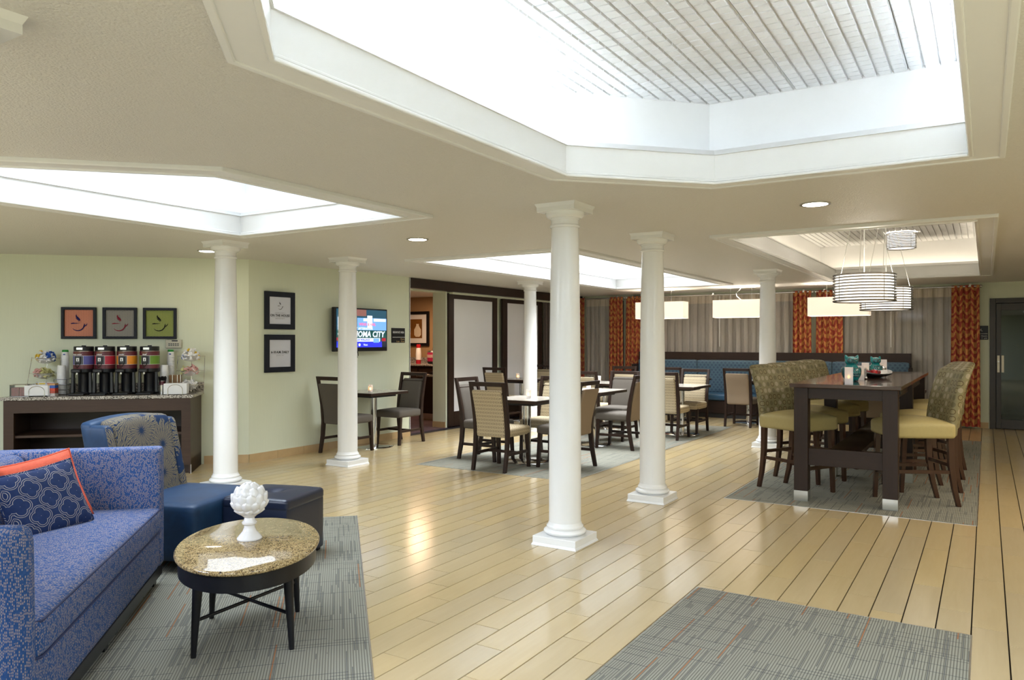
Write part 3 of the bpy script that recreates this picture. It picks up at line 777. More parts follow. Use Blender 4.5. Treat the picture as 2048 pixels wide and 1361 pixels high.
MB().box(-.17, .17, -.010, -.008, -.2, .2).build('print', plain('amber_print', (.20, .08, .012), .5, var=.6, nscale=4), t, smooth=False)
MB().lathe([(.05, -.17), (.09, -.13), (.09, -.02), (.05, .04), (.03, .08), (.04, .1)], 20, (.05, -.011, 0), 1, .02).build('printed_jug', plain('pale_print', (.75, .65, .5), .5), t)
t = thing('outlet', 'white power outlet on the tan pantry wall beside the framed print', 'outlet', (-9.62, 12.39, 1.24), 0)
MB().box(-.037, .037, -.008, 0, -.06, .06).build('plate', MT['paper'], t, smooth=False, bevel=.002); MB().box(-.012, .012, -.011, -.008, .01, .04).build('socket', MT['print_grey'], t, smooth=False); MB().box(-.012, .012, -.011, -.008, -.04, -.01).build('socket', MT['print_grey'], t, smooth=False)
t = thing('juice_bottle', 'white bottle with red cap standing on the pantry cabinet', 'bottle', (-9.66, 11.86, 1.005), 0)
MB().lathe([(.05, 0), (.052, .08)], 20).build('foot', plain('red_band', (.4, .01, .03), .4), t); MB().lathe([(.054, .08), (.056, .2), (.05, .28), (.042, .32)], 20).build('body', MT['paper'], t)
MB().lathe([(.044, .32), (.044, .38), (.03, .39)], 20).build('cap', plain('red_cap', (.45, .01, .02), .4), t)
t = thing('drink_dispenser', 'magenta dispenser drum with a patterned band on the pantry cabinet', 'dispenser', (-9.38, 11.98, 1.005), 0)
MB().lathe([(.10, 0), (.12, .02), (.12, .05)], 28).build('base', MT['black'], t); MB().lathe([(.118, .05), (.122, .1), (.122, .21), (.118, .23)], 28).build('drum', plain('magenta_band', (.34, .01, .06), .4, var=.5, nscale=30), t)
MB().lathe([(.12, .23), (.11, .26), (.02, .275)], 28).build('lid', MT['steel'], t); MB().cyl((0, 0, .27), .015, 0, .05, 10).build('knob', MT['black'], t)
MB().ring([(.125 * math.cos(a), .125 * math.sin(a)) for a in [2 * PI * i / 28 for i in range(28)]], [(.119 * math.cos(a), .119 * math.sin(a)) for a in [2 * PI * i / 28 for i in range(28)]], .125, .185).build('cream_band', plain('cream_scroll', (.5, .3, .28), .5, var=.9, nscale=50), t)

# ================================================================== windows, rods and curtains of the back wall
WY = 14.92
def window(n, x0, x1):
    t = setting('window_%d' % n, (x0, WY, 0)); L = x1 - x0; F = MT['doorframe']
    for a, b, c, d in ((0, .05, .06, 2.32), (L - .05, L, .06, 2.32), (.05, L - .05, 2.27, 2.32), (.05, L - .05, .06, .12), (.05, L - .05, 1.74, 1.78), (L / 2 - .025, L / 2 + .025, .12, 2.27)):
        MB().box(a, b, -.05, -.005, c, d).build('frame_bar', F, t, smooth=False)
    for a, b in ((.05, L / 2 - .025), (L / 2 + .025, L - .05)):
        for c, d in ((.12, 1.74), (1.78, 2.27)): MB().box(a, b, -.028, -.022, c, d).build('pane', MT['night'], t, smooth=False)
g = G('night_window_glass'); n_ = g.noise(g.obj(), 3., 1)
MT['night'] = g.done(g.mix(n_, (.02, .022, .028), (.05, .052, .06)), .06, spec=.7)
window(1, -7.40, -6.55); window(2, -5.9, -2.80); window(3, -2.35, -.35)
def rod(x0, x1, label):
    t = thing('curtain_rod', label, 'curtain rod', (0, 14.76, 2.372))
    MB().tube([(x0, 0, 0), (x1, 0, 0)], .013, 12).build('pole', MT['chrome'], t)
    for x in (x0, x1): MB().ball((x, 0, 0), .026, 14, 10).build('finial', MT['chrome'], t)
    n = 3 if x1 - x0 > 2 else 2
    for i in range(n):
        x = x0 + .15 + (x1 - x0 - .3) * i / (n - 1)
        MB().box(x - .012, x + .012, -.012, .155, -.006, .006).cbox((x, -.005, .02), (.035, .03, .045)).build('bracket', MT['chrome'], t, smooth=False)
rod(-7.55, -6.47, 'chrome curtain rod of the narrow window left of the booth'); rod(-6.42, -2.72, 'long chrome curtain rod over the window behind the booth'); rod(-2.66, -.08, 'chrome curtain rod over the window behind the bar table')
def drape(x0, x1, label, seed, z0=.03):
    t = thing('drape', label, 'curtain', (0, 14.748, 0), 0, 'red and gold drapes')
    pleat(MB(), x0, x1, z0, 2.395, .032, .085, seed=seed, taper=1.08).build('cloth', MT['drape'], t, ang=80)
    return t
drape(-7.56, -7.40, 'red and gold drape at the left end of the left window', 1)
drape(-6.81, -6.50, 'red and gold drape at the right end of the left window', 2)
drape(-6.42, -5.62, 'red and gold drape at the left end of the wide booth window', 3)
drape(-3.06, -2.74, 'red and gold drape right end of wide booth window, left one of the touching pair', 4)
drape(-2.65, -2.20, 'red and gold drape left end of bar window, right one of the touching pair', 5)
drape(-.50, -.10, 'red and gold drape beside the pool sign and the dark glass door', 6)
def sheer(x0, x1, label, seed, fold=.15, wand=None):
    t = thing('sheer_curtain', label, 'curtain', (0, 14.83, 0), 0, 'sheer curtains')
    pleat(MB(), x0, x1, .03, 2.21, .034, fold, seed=seed, per=16).build('cloth', MT['sheer'], t, ang=80)
    pleat(MB(), x0, x1, 2.21, 2.365, .022, fold, seed=seed, per=12, nz=2).build('heading', MT['sheer_head'], t, ang=80)
    if wand: MB().tube([(wand, -.05, 2.35), (wand, -.055, 1.35)], .007, 8).build('wand', MT['paper'], t)
sheer(-7.40, -7.0, 'grey sheer curtain in the narrow window left of the booth, left half', 1); sheer(-7.06, -6.55, 'grey sheer curtain in the narrow window left of the booth, right half', 2)
sheer(-5.70, -4.60, 'grey sheer curtain behind the booth, left half', 3, wand=None); sheer(-4.66, -3.0, 'grey sheer curtain behind the booth, right half with a white wand', 4, wand=-4.45)
sheer(-2.25, -1.38, 'grey sheer curtain behind the bar table, left half with a white wand', 6, wand=-1.42); sheer(-1.42, -.46, 'grey sheer curtain behind the bar table, right half', 7)

# ================================================================== pool door and sign
t = setting('door_1', (.045, 14.92, 0))
F = MT['doorframe']
for a, b, c, d, nm in ((0, .085, 0, 2.17, 'jamb'), (.80, .885, 0, 2.17, 'jamb'), (.085, .80, 2.09, 2.17, 'head')):
    MB().box(a, b, -.03, .1, c, d).build(nm, F, t, smooth=False, bevel=.003)
for a, b, c, d, nm in ((.09, .16, .01, 2.085, 'stile'), (.725, .795, .01, 2.085, 'stile'), (.16, .725, 1.97, 2.085, 'rail'), (.16, .725, .01, .16, 'rail')):
    MB().box(a, b, .0, .045, c, d).build(nm, F, t, smooth=False, bevel=.003)
MB().box(.16, .725, .018, .026, .16, 1.97).build('glass_pane', MT['darkglass'], t, smooth=False)
MB().box(.105, .140, -.012, 0, .94, 1.22).build('lock_plate', MT['handle'], t, smooth=False, bevel=.002)
MB().cyl((0, 0, 0), .012, 0, .006, 14).xf(Matrix.Translation((.1225, -.012, 1.12)) @ Matrix.Rotation(R(90), 4, 'X')).build('lock_cylinder', MT['steel'], t)
MB().box(.165, .200, -.03, .018, .94, 1.22).build('pull_plate', MT['handle'], t, smooth=False, bevel=.002)
# dark pool hall beyond the glass
o = MB().box(-1.0, 3.4, 18.0, 18.1, 0, 2.6).build('wall_pool', plain('pool_wall', (.05, .06, .06), .5), smooth=False); o['kind'] = 'structure'
o = MB().box(-1.0, 3.4, 15.1, 18.1, -.02, 0).build('floor_pool', plain('pool_floor', (.06, .055, .05), .15), smooth=False); o['kind'] = 'structure'
o = MB().box(-1.0, 3.4, 15.1, 18.1, 2.5, 2.6).build('ceiling_pool', plain('pool_ceiling', (.12, .12, .12), .5), smooth=False); o['kind'] = 'structure'
t = thing('pool_sign', 'black wall plaque reading POOL, half behind the right drape', 'sign', (-.115, 14.905, 1.60), 0)
MB().box(-.12, .14, -.012, 0, -.115, .115).build('plate', MT['blackwood'], t, smooth=False, bevel=.002)
MB().box(-.11, .13, -.0135, -.012, -.02, -.014).build('rule', MT['print_white'], t, smooth=False)
text('lettering', 'POOL', .062, MT['print_white'], t, (-.02, -.0125, .045)); text('lettering', 'Hours', .035, MT['print_white'], t, (.125, -.0125, -.055), align='RIGHT'); text('lettering', 'am - 11 pm', .035, MT['print_white'], t, (.125, -.0125, -.09), align='RIGHT')

# ================================================================== booth bench
t = thing('booth_bench', 'long blue upholstered booth bench with dark wood cap under the window', 'bench', (-3.58, 14.24, 0))
L0, L1 = -2.47, 2.47
MB().box(L0, L1, .03, .42, 0, .09).build('kick', MT['rubber'], t, smooth=False)
MB().box(L0, L1, .0, .44, .09, .33).build('base', MT['darkwood'], t, smooth=False, bevel=.004)
MB().box(L0 - .02, L1 + .02, .34, .45, .98, 1.245).build('cap', MT['darkwood'], t, smooth=False, bevel=.004)
MB().box(L0 - .02, L1 + .02, .36, .45, .33, .98).build('back_board', MT['darkwood'], t, smooth=False)
MB().box(L0 - .035, L0, .0, .44, 0, 1.0).build('end_panel', MT['darkwood_z'], t, smooth=False, bevel=.003); MB().box(L1, L1 + .035, .0, .44, 0, 1.0).build('end_panel', MT['darkwood_z'], t, smooth=False, bevel=.003)
n = 4; s = (L1 - L0) / n
for i in range(n):
    MB().soft((L0 + s * (i + .5), .19, .395), (s - .006, .46, .13), .045, 8, .012).build('seat_cushion', MT['blue_vinyl'], t)
    MB().soft((L0 + s * (i + .5), .31, .775), (s - .004, .10, .64), .03, 8).build('back_cushion', MT['booth'], t)

# ================================================================== TV, posters, signs on the left wall (front = local -y, rotated to face +x)
def onleft(name, label, cat, y, z, x=-7.5): return thing(name, label, cat, (x, y, z), 90)
t = onleft('television', 'black flat television on the green wall showing a news screen', 'television', 7.81, 1.617)
MB().box(-.10, .10, -.07, 0, -.12, .12).build('wall_mount', MT['black'], t, smooth=False)
MB().box(-.52, .52, -.135, -.07, -.30, .30).build('bezel', MT['black'], t, smooth=False, bevel=.008)
def em(name, c, s=1.0): m = glow('screen_' + name, c, s * .42); m.node_tree.nodes['Principled BSDF'].inputs['Base Color'].default_value = (.02, .02, .02, 1); return m
scr = em('teal', (.004, .07, .12), 1.0)
MB().box(-.495, .495, -.137, -.134, -.245, .28).build('screen', scr, t, smooth=False)
def quad(nm, x0, x1, z0, z1, m, k=0): MB().box(x0, x1, -.1385 - k * .001, -.1365 - k * .001, z0, z1).build(nm, m, t, smooth=False)
W1 = em('white', (.75, .85, 1), 1.3); B1 = em('blue', (.02, .03, .75), 1.1); DK = em('dark', (.004, .012, .03), 1.0); RD = em('red', (.45, .004, .02), 1.0); MG = em('magenta', (.9, .12, .22), 1.2); LB = em('sky', (.18, .42, .95), 1.1); GR = em('green', (.0, .07, .06), 1.0); PK = em('rose', (.30, .12, .10), .9)
quad('skyline_band', -.10, .495, -.005, .165, LB); quad('skyline_tower', .10, .20, .02, .20, W1, 1); quad('skyline_block', .23, .48, .12, .16, W1, 1); quad('skyline_block', .02, .10, .12, .16, W1, 1); quad('green_band', -.495, .495, -.12, -.005, GR, 1)
quad('picture_patch', -.12, .08, .19, .28, PK); quad('white_panel', -.47, -.40, -.02, .17, W1, 1); quad('caption_bar', -.40, .36, -.165, -.115, W1, 2); quad('red_tab', .40, .48, -.16, -.115, RD, 2); quad('red_tab', -.495, -.43, -.15, -.11, RD, 2); quad('blue_bar', -.495, .40, -.245, -.165, B1, 2); quad('dark_corner', .20, .495, -.245, -.165, DK, 1); quad('logo_box', .22, .34, -.18, -.12, LB, 3); quad('corner_panel', -.47, -.40, -.235, -.175, W1, 3)
rot = (R(90), 0, 0)
text('screen_text', 'WIND & HAIL', .055, MG, t, (.10, -.142, .075), rot, bold=.001); text('screen_text', 'TODAY AFTERNOON', .048, W1, t, (-.03, -.142, .015), rot, bold=.001)
text('screen_text', 'OKLAHOMA CITY', .115, W1, t, (-.02, -.143, -.065), rot, bold=.003, shear=.15); text('screen_text', 'BY ALEX WALLACE', .04, B1, t, (-.03, -.143, -.14), rot, bold=.001)
text('screen_text', 'Next', .04, W1, t, (.06, -.143, -.21), rot); MB().cyl((0, 0, 0), .02, 0, .002, 16).xf(Matrix.Translation((-.06, -.141, -.21)) @ Matrix.Rotation(R(90), 4, 'X')).build('screen_dot', W1, t)
MB().tube([(0.0, -.03, -.29), (.0, -.03, -.36), (.015, -.03, -.385), (.03, -.03, -.36), (.02, -.03, -.30)], .006, 8).build('cable', MT['black'], t)

CUPSTROKES = [([(-.30, .02), (-.20, .035), (.0, .035), (.12, .045)], [.035, .05, .025, .008]),
              ([(-.22, -.24), (-.12, -.34), (.05, -.37), (.2, -.33), (.31, -.22), (.36, -.08), (.37, .02)], [.008, .03, .045, .05, .05, .045, .02]),
              ([(.34, -.14), (.42, -.10), (.49, -.02), (.50, .05)], [.03, .04, .03, .008]),
              ([(-.03, .52), (-.04, .42), (.03, .33), (.13, .24), (.14, .15)], [.01, .06, .08, .06, .01]),
              ([(-.07, .36), (-.02, .28), (.07, .21), (.10, .13)], [.005, .03, .035, .005])]
def cup_logo(parent, mat, size, x, z, y):
    m = MB()
    for pts, ws in CUPSTROKES:
        q = []; w_ = []
        for i in range(len(pts) - 1):
            for k in range(5): f = k / 5; q.append((pts[i][0] * (1 - f) + pts[i + 1][0] * f, pts[i][1] * (1 - f) + pts[i + 1][1] * f)); w_.append(ws[i] * (1 - f) + ws[i + 1] * f)
        q.append(pts[-1]); w_.append(ws[-1])
        for _ in range(3): q = [q[0]] + [((q[i - 1][0] + 2 * q[i][0] + q[i + 1][0]) / 4, (q[i - 1][1] + 2 * q[i][1] + q[i + 1][1]) / 4) for i in range(1, len(q) - 1)] + [q[-1]]
        ribbon(m, [(x + a * size, z + b * size) for a, b in q], [v * size * 1.15 for v in w_], y)
    o = m.build('cup_emblem', mat, parent, smooth=False); o['kind'] = 'stuff' if False else o.get('kind', ''); del o['kind']
    return o
def frame(t, hw, hh, b, depth, mat, back, inset=.5):
    MB().ring([(-hw, -hh), (hw, -hh), (hw, hh), (-hw, hh)], [(-hw + b, -hh + b), (hw - b, -hh + b), (hw - b, hh - b), (-hw + b, hh - b)], 0, depth).xf(Matrix.Rotation(R(90), 4, 'X')).build('frame', mat, t, smooth=False, bevel=.003)
    MB().box(-hw + b * .8, hw - b * .8, -depth * inset, -depth * inset + .004, -hh + b * .8, hh - b * .8).build('print', back, t, smooth=False)
FR = plain('navy_black_frame', (.010, .012, .020), .5, var=.2, spec=.25)
PP = plain('poster_paper', (.66, .67, .74), .5, var=.02)
t = onleft('framed_poster', 'upper framed white poster with cup emblem reading ON THE HOUSE', 'picture', 6.465, 1.84)
frame(t, .235, .235, .066, .03, FR, PP, .6); cup_logo(t, MT['print_dark'], .11, -.005, .055, -.020)
text('lettering', "HAMPTON'S", .020, MT['print_grey'], t, (0, -.019, -.03), spacing=1.6); text('lettering', 'ON THE HOUSE', .040, MT['print_dark'], t, (0, -.019, -.062), bold=.0012, spacing=1.08); text('lettering', 'BREAKFAST', .020, MT['print_grey'], t, (0, -.019, -.10), spacing=1.5)
MB().box(-.13, .13, -.0195, -.018, -.0835, -.0815).build('rule', MT['print_grey'], t, smooth=False)
t = onleft('framed_poster', 'lower framed white poster reading 6-10 A.M. DAILY', 'picture', 6.465, 1.305)
frame(t, .235, .235, .066, .03, FR, PP, .6)
text('lettering', '6-10 A.M. DAILY', .040, MT['print_dark'], t, (0, -.019, .015), bold=.0012, spacing=1.0); text('lettering', 'JOIN US', .020, MT['print_grey'], t, (0, -.019, -.025), spacing=1.6)
MB().box(-.13, .13, -.0195, -.018, -.008, -.006).build('rule', MT['print_grey'], t, smooth=False)
t = onleft('breakfast_sign', 'small black wall sign reading BREAKFAST AREA beside the pantry opening', 'sign', 8.72, 1.545)
MB().box(-.15, .15, -.012, 0, -.11, .11).build('plate', MT['blackwood'], t, smooth=False, bevel=.002); MB().box(-.135, .15, -.0135, -.012, -.03, -.024).build('rule', MT['print_white'], t, smooth=False)
text('lettering', 'BREAKFAST AREA', .043, MT['print_white'], t, (.0, -.0125, .045), sx=.75); text('lettering', 'Hours', .034, MT['print_tan'], t, (.135, -.0125, -.055), align='RIGHT'); text('lettering', '6 am - 10 am', .034, MT['print_tan'], t, (.135, -.0125, -.09), align='RIGHT')

# framed cup prints on the coffee wall
def oncoffee(name, label, cat, u, z): x, y = uw(u, CW); return thing(name, label, cat, (x, y, z), 45)
def art(u, col, ink, label):
    t = oncoffee('framed_cup_print', label, 'picture', u, 1.665)
    g = G('cup_print_paper'); o = g.uv(); X = g.xyz(g.scale(o, (58, 58, 1)))
    d = g.vmath('LENGTH', g.comb(g.math('SUBTRACT', g.math('FRACT', X[0]), .5), g.math('SUBTRACT', g.math('FRACT', g.math('ADD', X[1], g.math('MULTIPLY', g.math('FLOOR', X[0]), .5))), .5), 0.))
    g.done(g.mix(g.math('LESS_THAN', d, .27), col, tuple(c * .6 for c in col)), .5)
    frame(t, .181, .181, .03, .045, FR, g.m, .35); cup_logo(t, plain('cup_ink', ink, .6, spec=.1), .21, -.02, -.01, -.024)
    MB().box(-.155, .155, -.034, -.032, -.155, .155).build('glass', MT['artglass'], t, smooth=False)
art(-2.898, (.62, .20, .10), (.012, .01, .10), 'framed orange print of a steaming cup above the coffee urns'); art(-2.468, (.26, .235, .20), (.22, .012, .03), 'framed grey print of a red steaming cup above the coffee urns'); art(-2.04, (.25, .29, .035), (.012, .01, .006), 'framed green print of a steaming cup above the coffee urns')
t = oncoffee('alarm_keypad', 'cream alarm keypad on the wall under the green cup print', 'keypad', -1.89, 1.425)
KP = plain('cream_plastic', (.56, .53, .42), .45)
MB().box(-.088, .088, -.03, 0, -.05, .05).build('housing', KP, t, smooth=False, bevel=.005); MB().box(-.02, .045, -.0315, -.03, .03, .044).build('display', MT['print_dark'], t, smooth=False); MB().box(-.083, .083, -.036, -.03, -.045, .02).build('flap', KP, t, smooth=False, bevel=.003)
for i in range(5):
    for j in range(2): MB().box(-.055 + i * .024, -.038 + i * .024, -.039, -.036, -.022 + j * .018, -.010 + j * .018).build('key', plain('grey_key', (.12, .12, .11), .5) if 'grey_key' not in D.materials else D.materials['grey_key'], t, smooth=False)

# ================================================================== DINING CHAIRS (local +y is the front)
def make_chair(label, seatm, backm, innerm, loc, rz, group):
    t = thing('dining_chair', label, 'chair', loc, rz, group); W = MT['darkwood_z']
    for s in (-1, 1):
        MB().post([(s * .205, .262, 0, .036, .036), (s * .200, .235, .40, .046, .046)]).build('leg', W, t, smooth=False, bevel=.003)
        MB().post([(s * .212, -.265, 0, .034, .042), (s * .212, -.222, .22, .036, .05), (s * .212, -.205, .42, .038, .055), (s * .212, -.225, .62, .038, .05), (s * .216, -.268, .84, .038, .04), (s * .218, -.305, 1.0, .038, .034)]).build('leg', W, t, smooth=False, bevel=.003)
        MB().post([(s * .206, 0, .0, .022, .032), (s * .206, 0, .46, .022, .032)]).xf(Matrix.Translation((0, -.238, .19)) @ Matrix.Rotation(R(-90), 4, 'X') @ Matrix.Translation((0, 0, .0))).build('side_stretcher', W, t, smooth=False)
    MB().box(-.206, .206, .02, .042, .175, .207).build('cross_stretcher', W, t, smooth=False)
    MB().box(-.20, .20, -.322, -.288, .952, 1.0).build('top_rail', W, t, smooth=False, bevel=.003)
    MB().box(-.20, .20, -.295, -.272, .865, .885).build('back_rail', W, t, smooth=False)
    def lean(x, y, z): zz = z + .25; return (x, y - .17 * max(0, zz - .05) ** 1.5 / .5 - .0, z)
    inner = lambda p: 0 if p.normal.y > .25 else 1
    MB().soft((0, -.205, .645), (.383, .058, .53), .022, 8, fn=lean).build('back_pad', [innerm, backm], t, fmat=inner)
    MB().soft((0, .03, .432), (.455, .50, .105), .035, 10, .012).build('seat', seatm, t)
    return t
GG, CG = 'taupe dining chairs', 'cream patterned dining chairs'
grey = make_chair('taupe chair at the wall table, nearer side, half behind the column', MT['grey_weave'], MT['grey_weave'], MT['grey_weave'], (-7.145, 7.285, 0), 0, GG)
dup(grey, (-7.145, 8.36, 0), 180, 'taupe chair at the wall table beside the pantry opening')
cream = make_chair('cream patterned chair with its back to the camera at the nearest breakfast table', MT['ogee'], MT['ogee'], MT['ogee'], (-4.70, 7.265, .003), 0, CG)
gt = make_chair('taupe chair on the left side of the nearest breakfast table', MT['grey_weave'], MT['tan_weave'], MT['grey_weave'], (-5.265, 7.785, .003), -90, GG)
dup(gt, (-4.125, 7.76, .003), 90, 'taupe chair right of the nearest breakfast table, behind the foreground column')
dup(cream, (-4.72, 8.32, .003), 180, 'cream patterned chair on the far side of the nearest breakfast table')
dup(gt, (-4.235, 9.54, .003), 90, 'taupe chair pulled out on the right of the second breakfast table')
dup(gt, (-4.66, 10.36, .003), 180, 'taupe chair facing the camera behind the second breakfast table')
dup(cream, (-5.2, 10.62, .003), 0, 'cream patterned chair on the near side of the table by the left booth end')
dup(cream, (-5.58, 12.45, .003), 180, 'cream patterned chair on the far side of the table by the left booth end')
dup(cream, (-4.04, 10.90, .003), 0, 'cream patterned chair seen from behind, right next to the second column')
dup(cream, (-4.04, 11.80, .003), 180, 'cream patterned chair facing the camera between the second column and the booth')
dup(gt, (-3.57, 13.13, 0), 0, 'tan backed chair facing the blue booth, left of the column by the bar stools')
dup(cream, (-4.75, 13.06, 0), 0, 'cream chair facing the booth, only its top rail shows beside the second column')
dup(cream, (-7.27, 11.30, 0), 0, 'cream patterned chair with its back to the camera before the frosted doors')
dup(cream, (-7.27, 12.50, 0), 180, 'cream patterned chair facing the camera before the brown curtain')
dup(gt, (-1.24, 11.24, .003), 0, 'tan backed chair seen between the legs of the bar table')
dup(gt, (-.58, 11.77, .003), 90, 'taupe chair beyond the right row of bar stools, only its legs show')

# ================================================================== PEDESTAL TABLES
def make_table(label, loc, sx, sy, group='pedestal breakfast tables'):
    t = thing('pedestal_table', label, 'table', loc, 0, group)
    MB().box(-sx / 2, sx / 2, -sy / 2, sy / 2, .728, .764).build('edge_band', MT['darkwood'], t, smooth=False, bevel=.003)
    MB().box(-sx / 2 + .006, sx / 2 - .006, -sy / 2 + .006, sy / 2 - .006, .762, .767).build('tabletop', MT['laminate'], t, smooth=False)
    MB().box(-sx * .32, sx * .32, -sy * .32, sy * .32, .695, .729).build('under_plate', MT['black'], t, smooth=False)
    MB().cyl((0, 0, 0), .048, .025, .70, 24).build('post', MT['chrome'], t)
    MB().lathe([(.275, 0), (.275, .008), (.26, .016), (.10, .024), (.052, .034)], 40).build('base_disc', MT['chrome'], t)
    return t
tb = make_table('small dark edged table against the green wall under the television', (-7.165, 7.82, 0), .61, .76)
make_table('nearest pedestal table on the breakfast carpet, among four chairs', (-4.70, 7.83, .003), .68, .72)
make_table('second pedestal table on the carpet, between the two central columns', (-4.70, 9.62, .003), .68, .86)
make_table('pedestal table on the carpet by the left end of the booth', (-5.40, 11.55, .003), .68, .76)
make_table('pedestal table right of the second column, between two cream chairs', (-4.04, 11.42, .003), .68, .82)
make_table('pedestal table in front of the booth, hidden mostly by its tan chair', (-3.60, 13.70, 0), .68, .66)
make_table('pedestal table in front of the booth beside the second column', (-4.72, 13.70, 0), .68, .66)
make_table('pedestal table standing before the frosted sliding doors', (-7.25, 11.90, 0), .66, .78)
make_table('pedestal table beyond the end of the tall bar table', (-1.10, 11.84, .003), .76, .76)

def make_candle(label, loc, r=.031, h=.105, group='candle lights on the breakfast tables'):
    t = thing('candle', label, 'candle', loc, 0, group)
    MB().lathe([(r * .8, .002), (r, .01), (r * 1.05, h), (r * .95, h), (r * .9, .012), (.0001, .010)], 20).build('glass_holder', MT['frost'], t)
    MB().cyl((0, 0, 0), r * .75, .012, .035, 16).build('wax', MT['wax'], t)
    MB().lathe([(.0001, .034), (.009, .042), (.007, .055), (.0001, .072)], 10).build('flame', MT['flame'], t)
    return t
cd = make_candle('candle light on the wall table under the television', (-7.02, 7.60, .767))
dup(cd, (-4.66, 7.80, .770), 0, 'candle light on the nearest breakfast table'); dup(cd, (-4.70, 9.50, .770), 0, 'candle light on the second breakfast table, beside the column')
dup(cd, (-5.52, 11.55, .770), 0, 'candle light on the table by the left booth end'); dup(cd, (-7.25, 11.75, .767), 0, 'candle light on the table before the frosted doors')

# ================================================================== BAR TABLE AND STOOLS
t = thing('bar_table', 'tall dark wood bar table with steel shod legs', 'table', (-1.065, 7.17, .003), 0)
TW = .455; TL = 3.50
MB().box(-TW, TW, 0, TL, 1.035, 1.07).build('tabletop', wood('bar_top', (.035, .014, .009), (.075, .03, .019), .16, .35), t, smooth=False, bevel=.004)
for y in (.045, 1.56, 3.30):
    for s in (-1, 1):
        x0, x1 = (s * .425, s * .305) if s < 0 else (.305, .425)
        l = MB().box(x0, x1, y, y + .12, .095, 1.036).build('leg', MT['darkwood_z'], t, smooth=False, bevel=.003)
        MB().box(x0 - .001, x1 + .001, y - .001, y + .121, 0, .096).build('steel_shoe', MT['steel'], l, smooth=False, bevel=.002)
    MB().box(-.305, .305, y + .03, y + .09, .935, 1.036).build('end_apron', MT['darkwood'], t, smooth=False)
    MB().box(-.305, .305, y + .03, y + .09, .33, .485).build('end_stretcher', MT['darkwood'], t, smooth=False, bevel=.003)
for s in (-1, 1): MB().box(s * .36 - .02, s * .36 + .02, .16, 3.30, .935, 1.036).build('side_apron', MT['darkwood'], t, smooth=False)
MB().box(-.13, .13, .10, 3.38, .445, .485).build('foot_shelf', MT['darkwood'], t, smooth=False, bevel=.003)
for y in (.30, 1.75): MB().cbox((.40, y + .05, 1.005), (.05, .16, .045)).build('power_outlet', MT['black'], t, smooth=False, bevel=.004)

def make_stool(label, loc, rz):
    t = thing('bar_stool', label, 'bar stool', loc, rz, 'olive upholstered bar stools'); W = MT['brownleg']
    for s in (-1, 1):
        MB().post([(s * .20, .272, 0, .034, .034), (s * .205, .245, .61, .046, .046)]).build('leg', W, t, smooth=False, bevel=.003)
        MB().post([(s * .19, -.285, 0, .034, .036), (s * .195, -.245, .16, .037, .042), (s * .20, -.215, .36, .042, .048), (s * .205, -.205, .61, .046, .05)]).build('leg', W, t, smooth=False, bevel=.003)
        MB().box(s * .20 - .012, s * .20 + .012, -.21, .25, .29, .32).build('side_stretcher', W, t, smooth=False); MB().box(s * .20 - .012, s * .20 + .012, -.21, .25, .39, .42).build('side_stretcher', W, t, smooth=False) if s > 9 else None
    MB().box(-.19, .19, .243, .267, .235, .27).build('front_stretcher', W, t, smooth=False); MB().box(-.19, .19, -.225, -.203, .35, .38).build('rear_stretcher', W, t, smooth=False)
    MB().soft((0, .03, .665), (.50, .54, .13), .03, 12, .055).build('seat', MT['olive'], t)
    def curve(x, y, z):
        q = (z + .30) / .60; return (x * (.93 + .07 * q), y - .02 - .13 * max(0, q) ** 2.2 + .035 * (1 - (x / .25) ** 2) * -1 * .6, z + (0.012 * (1 - (x / .25) ** 2) if z > .2 else 0))
    MB().soft((0, -.205, .91), (.485, .085, .60), .038, 12, fn=curve).build('backrest', MT['circles'], t)
    return t
MT['brownleg'] = wood('walnut_leg', (.035, .014, .008), (.065, .027, .014), .35, .2, (40, 40, 3))
st = make_stool('olive bar stool nearest the camera on the left of the bar table', (-1.585, 7.75, .003), -118.4)
for y, l in ((8.43, 'second olive bar stool from the front on the left of the bar table'), (9.30, 'third olive bar stool from the front on the left of the bar table'), (10.02, 'farthest olive bar stool on the left of the bar table')): dup(st, (-1.585, y, .003), -118.4, l)
for y, l in ((7.735, 'olive bar stool nearest the camera on the right of the bar table'), (8.45, 'second olive bar stool from the front on the right of the bar table'), (9.26, 'third olive bar stool from the front on the right of the bar table'), (9.98, 'farthest olive bar stool on the right of the bar table')): dup(st, (-.548, y, .003), 118.4, l)

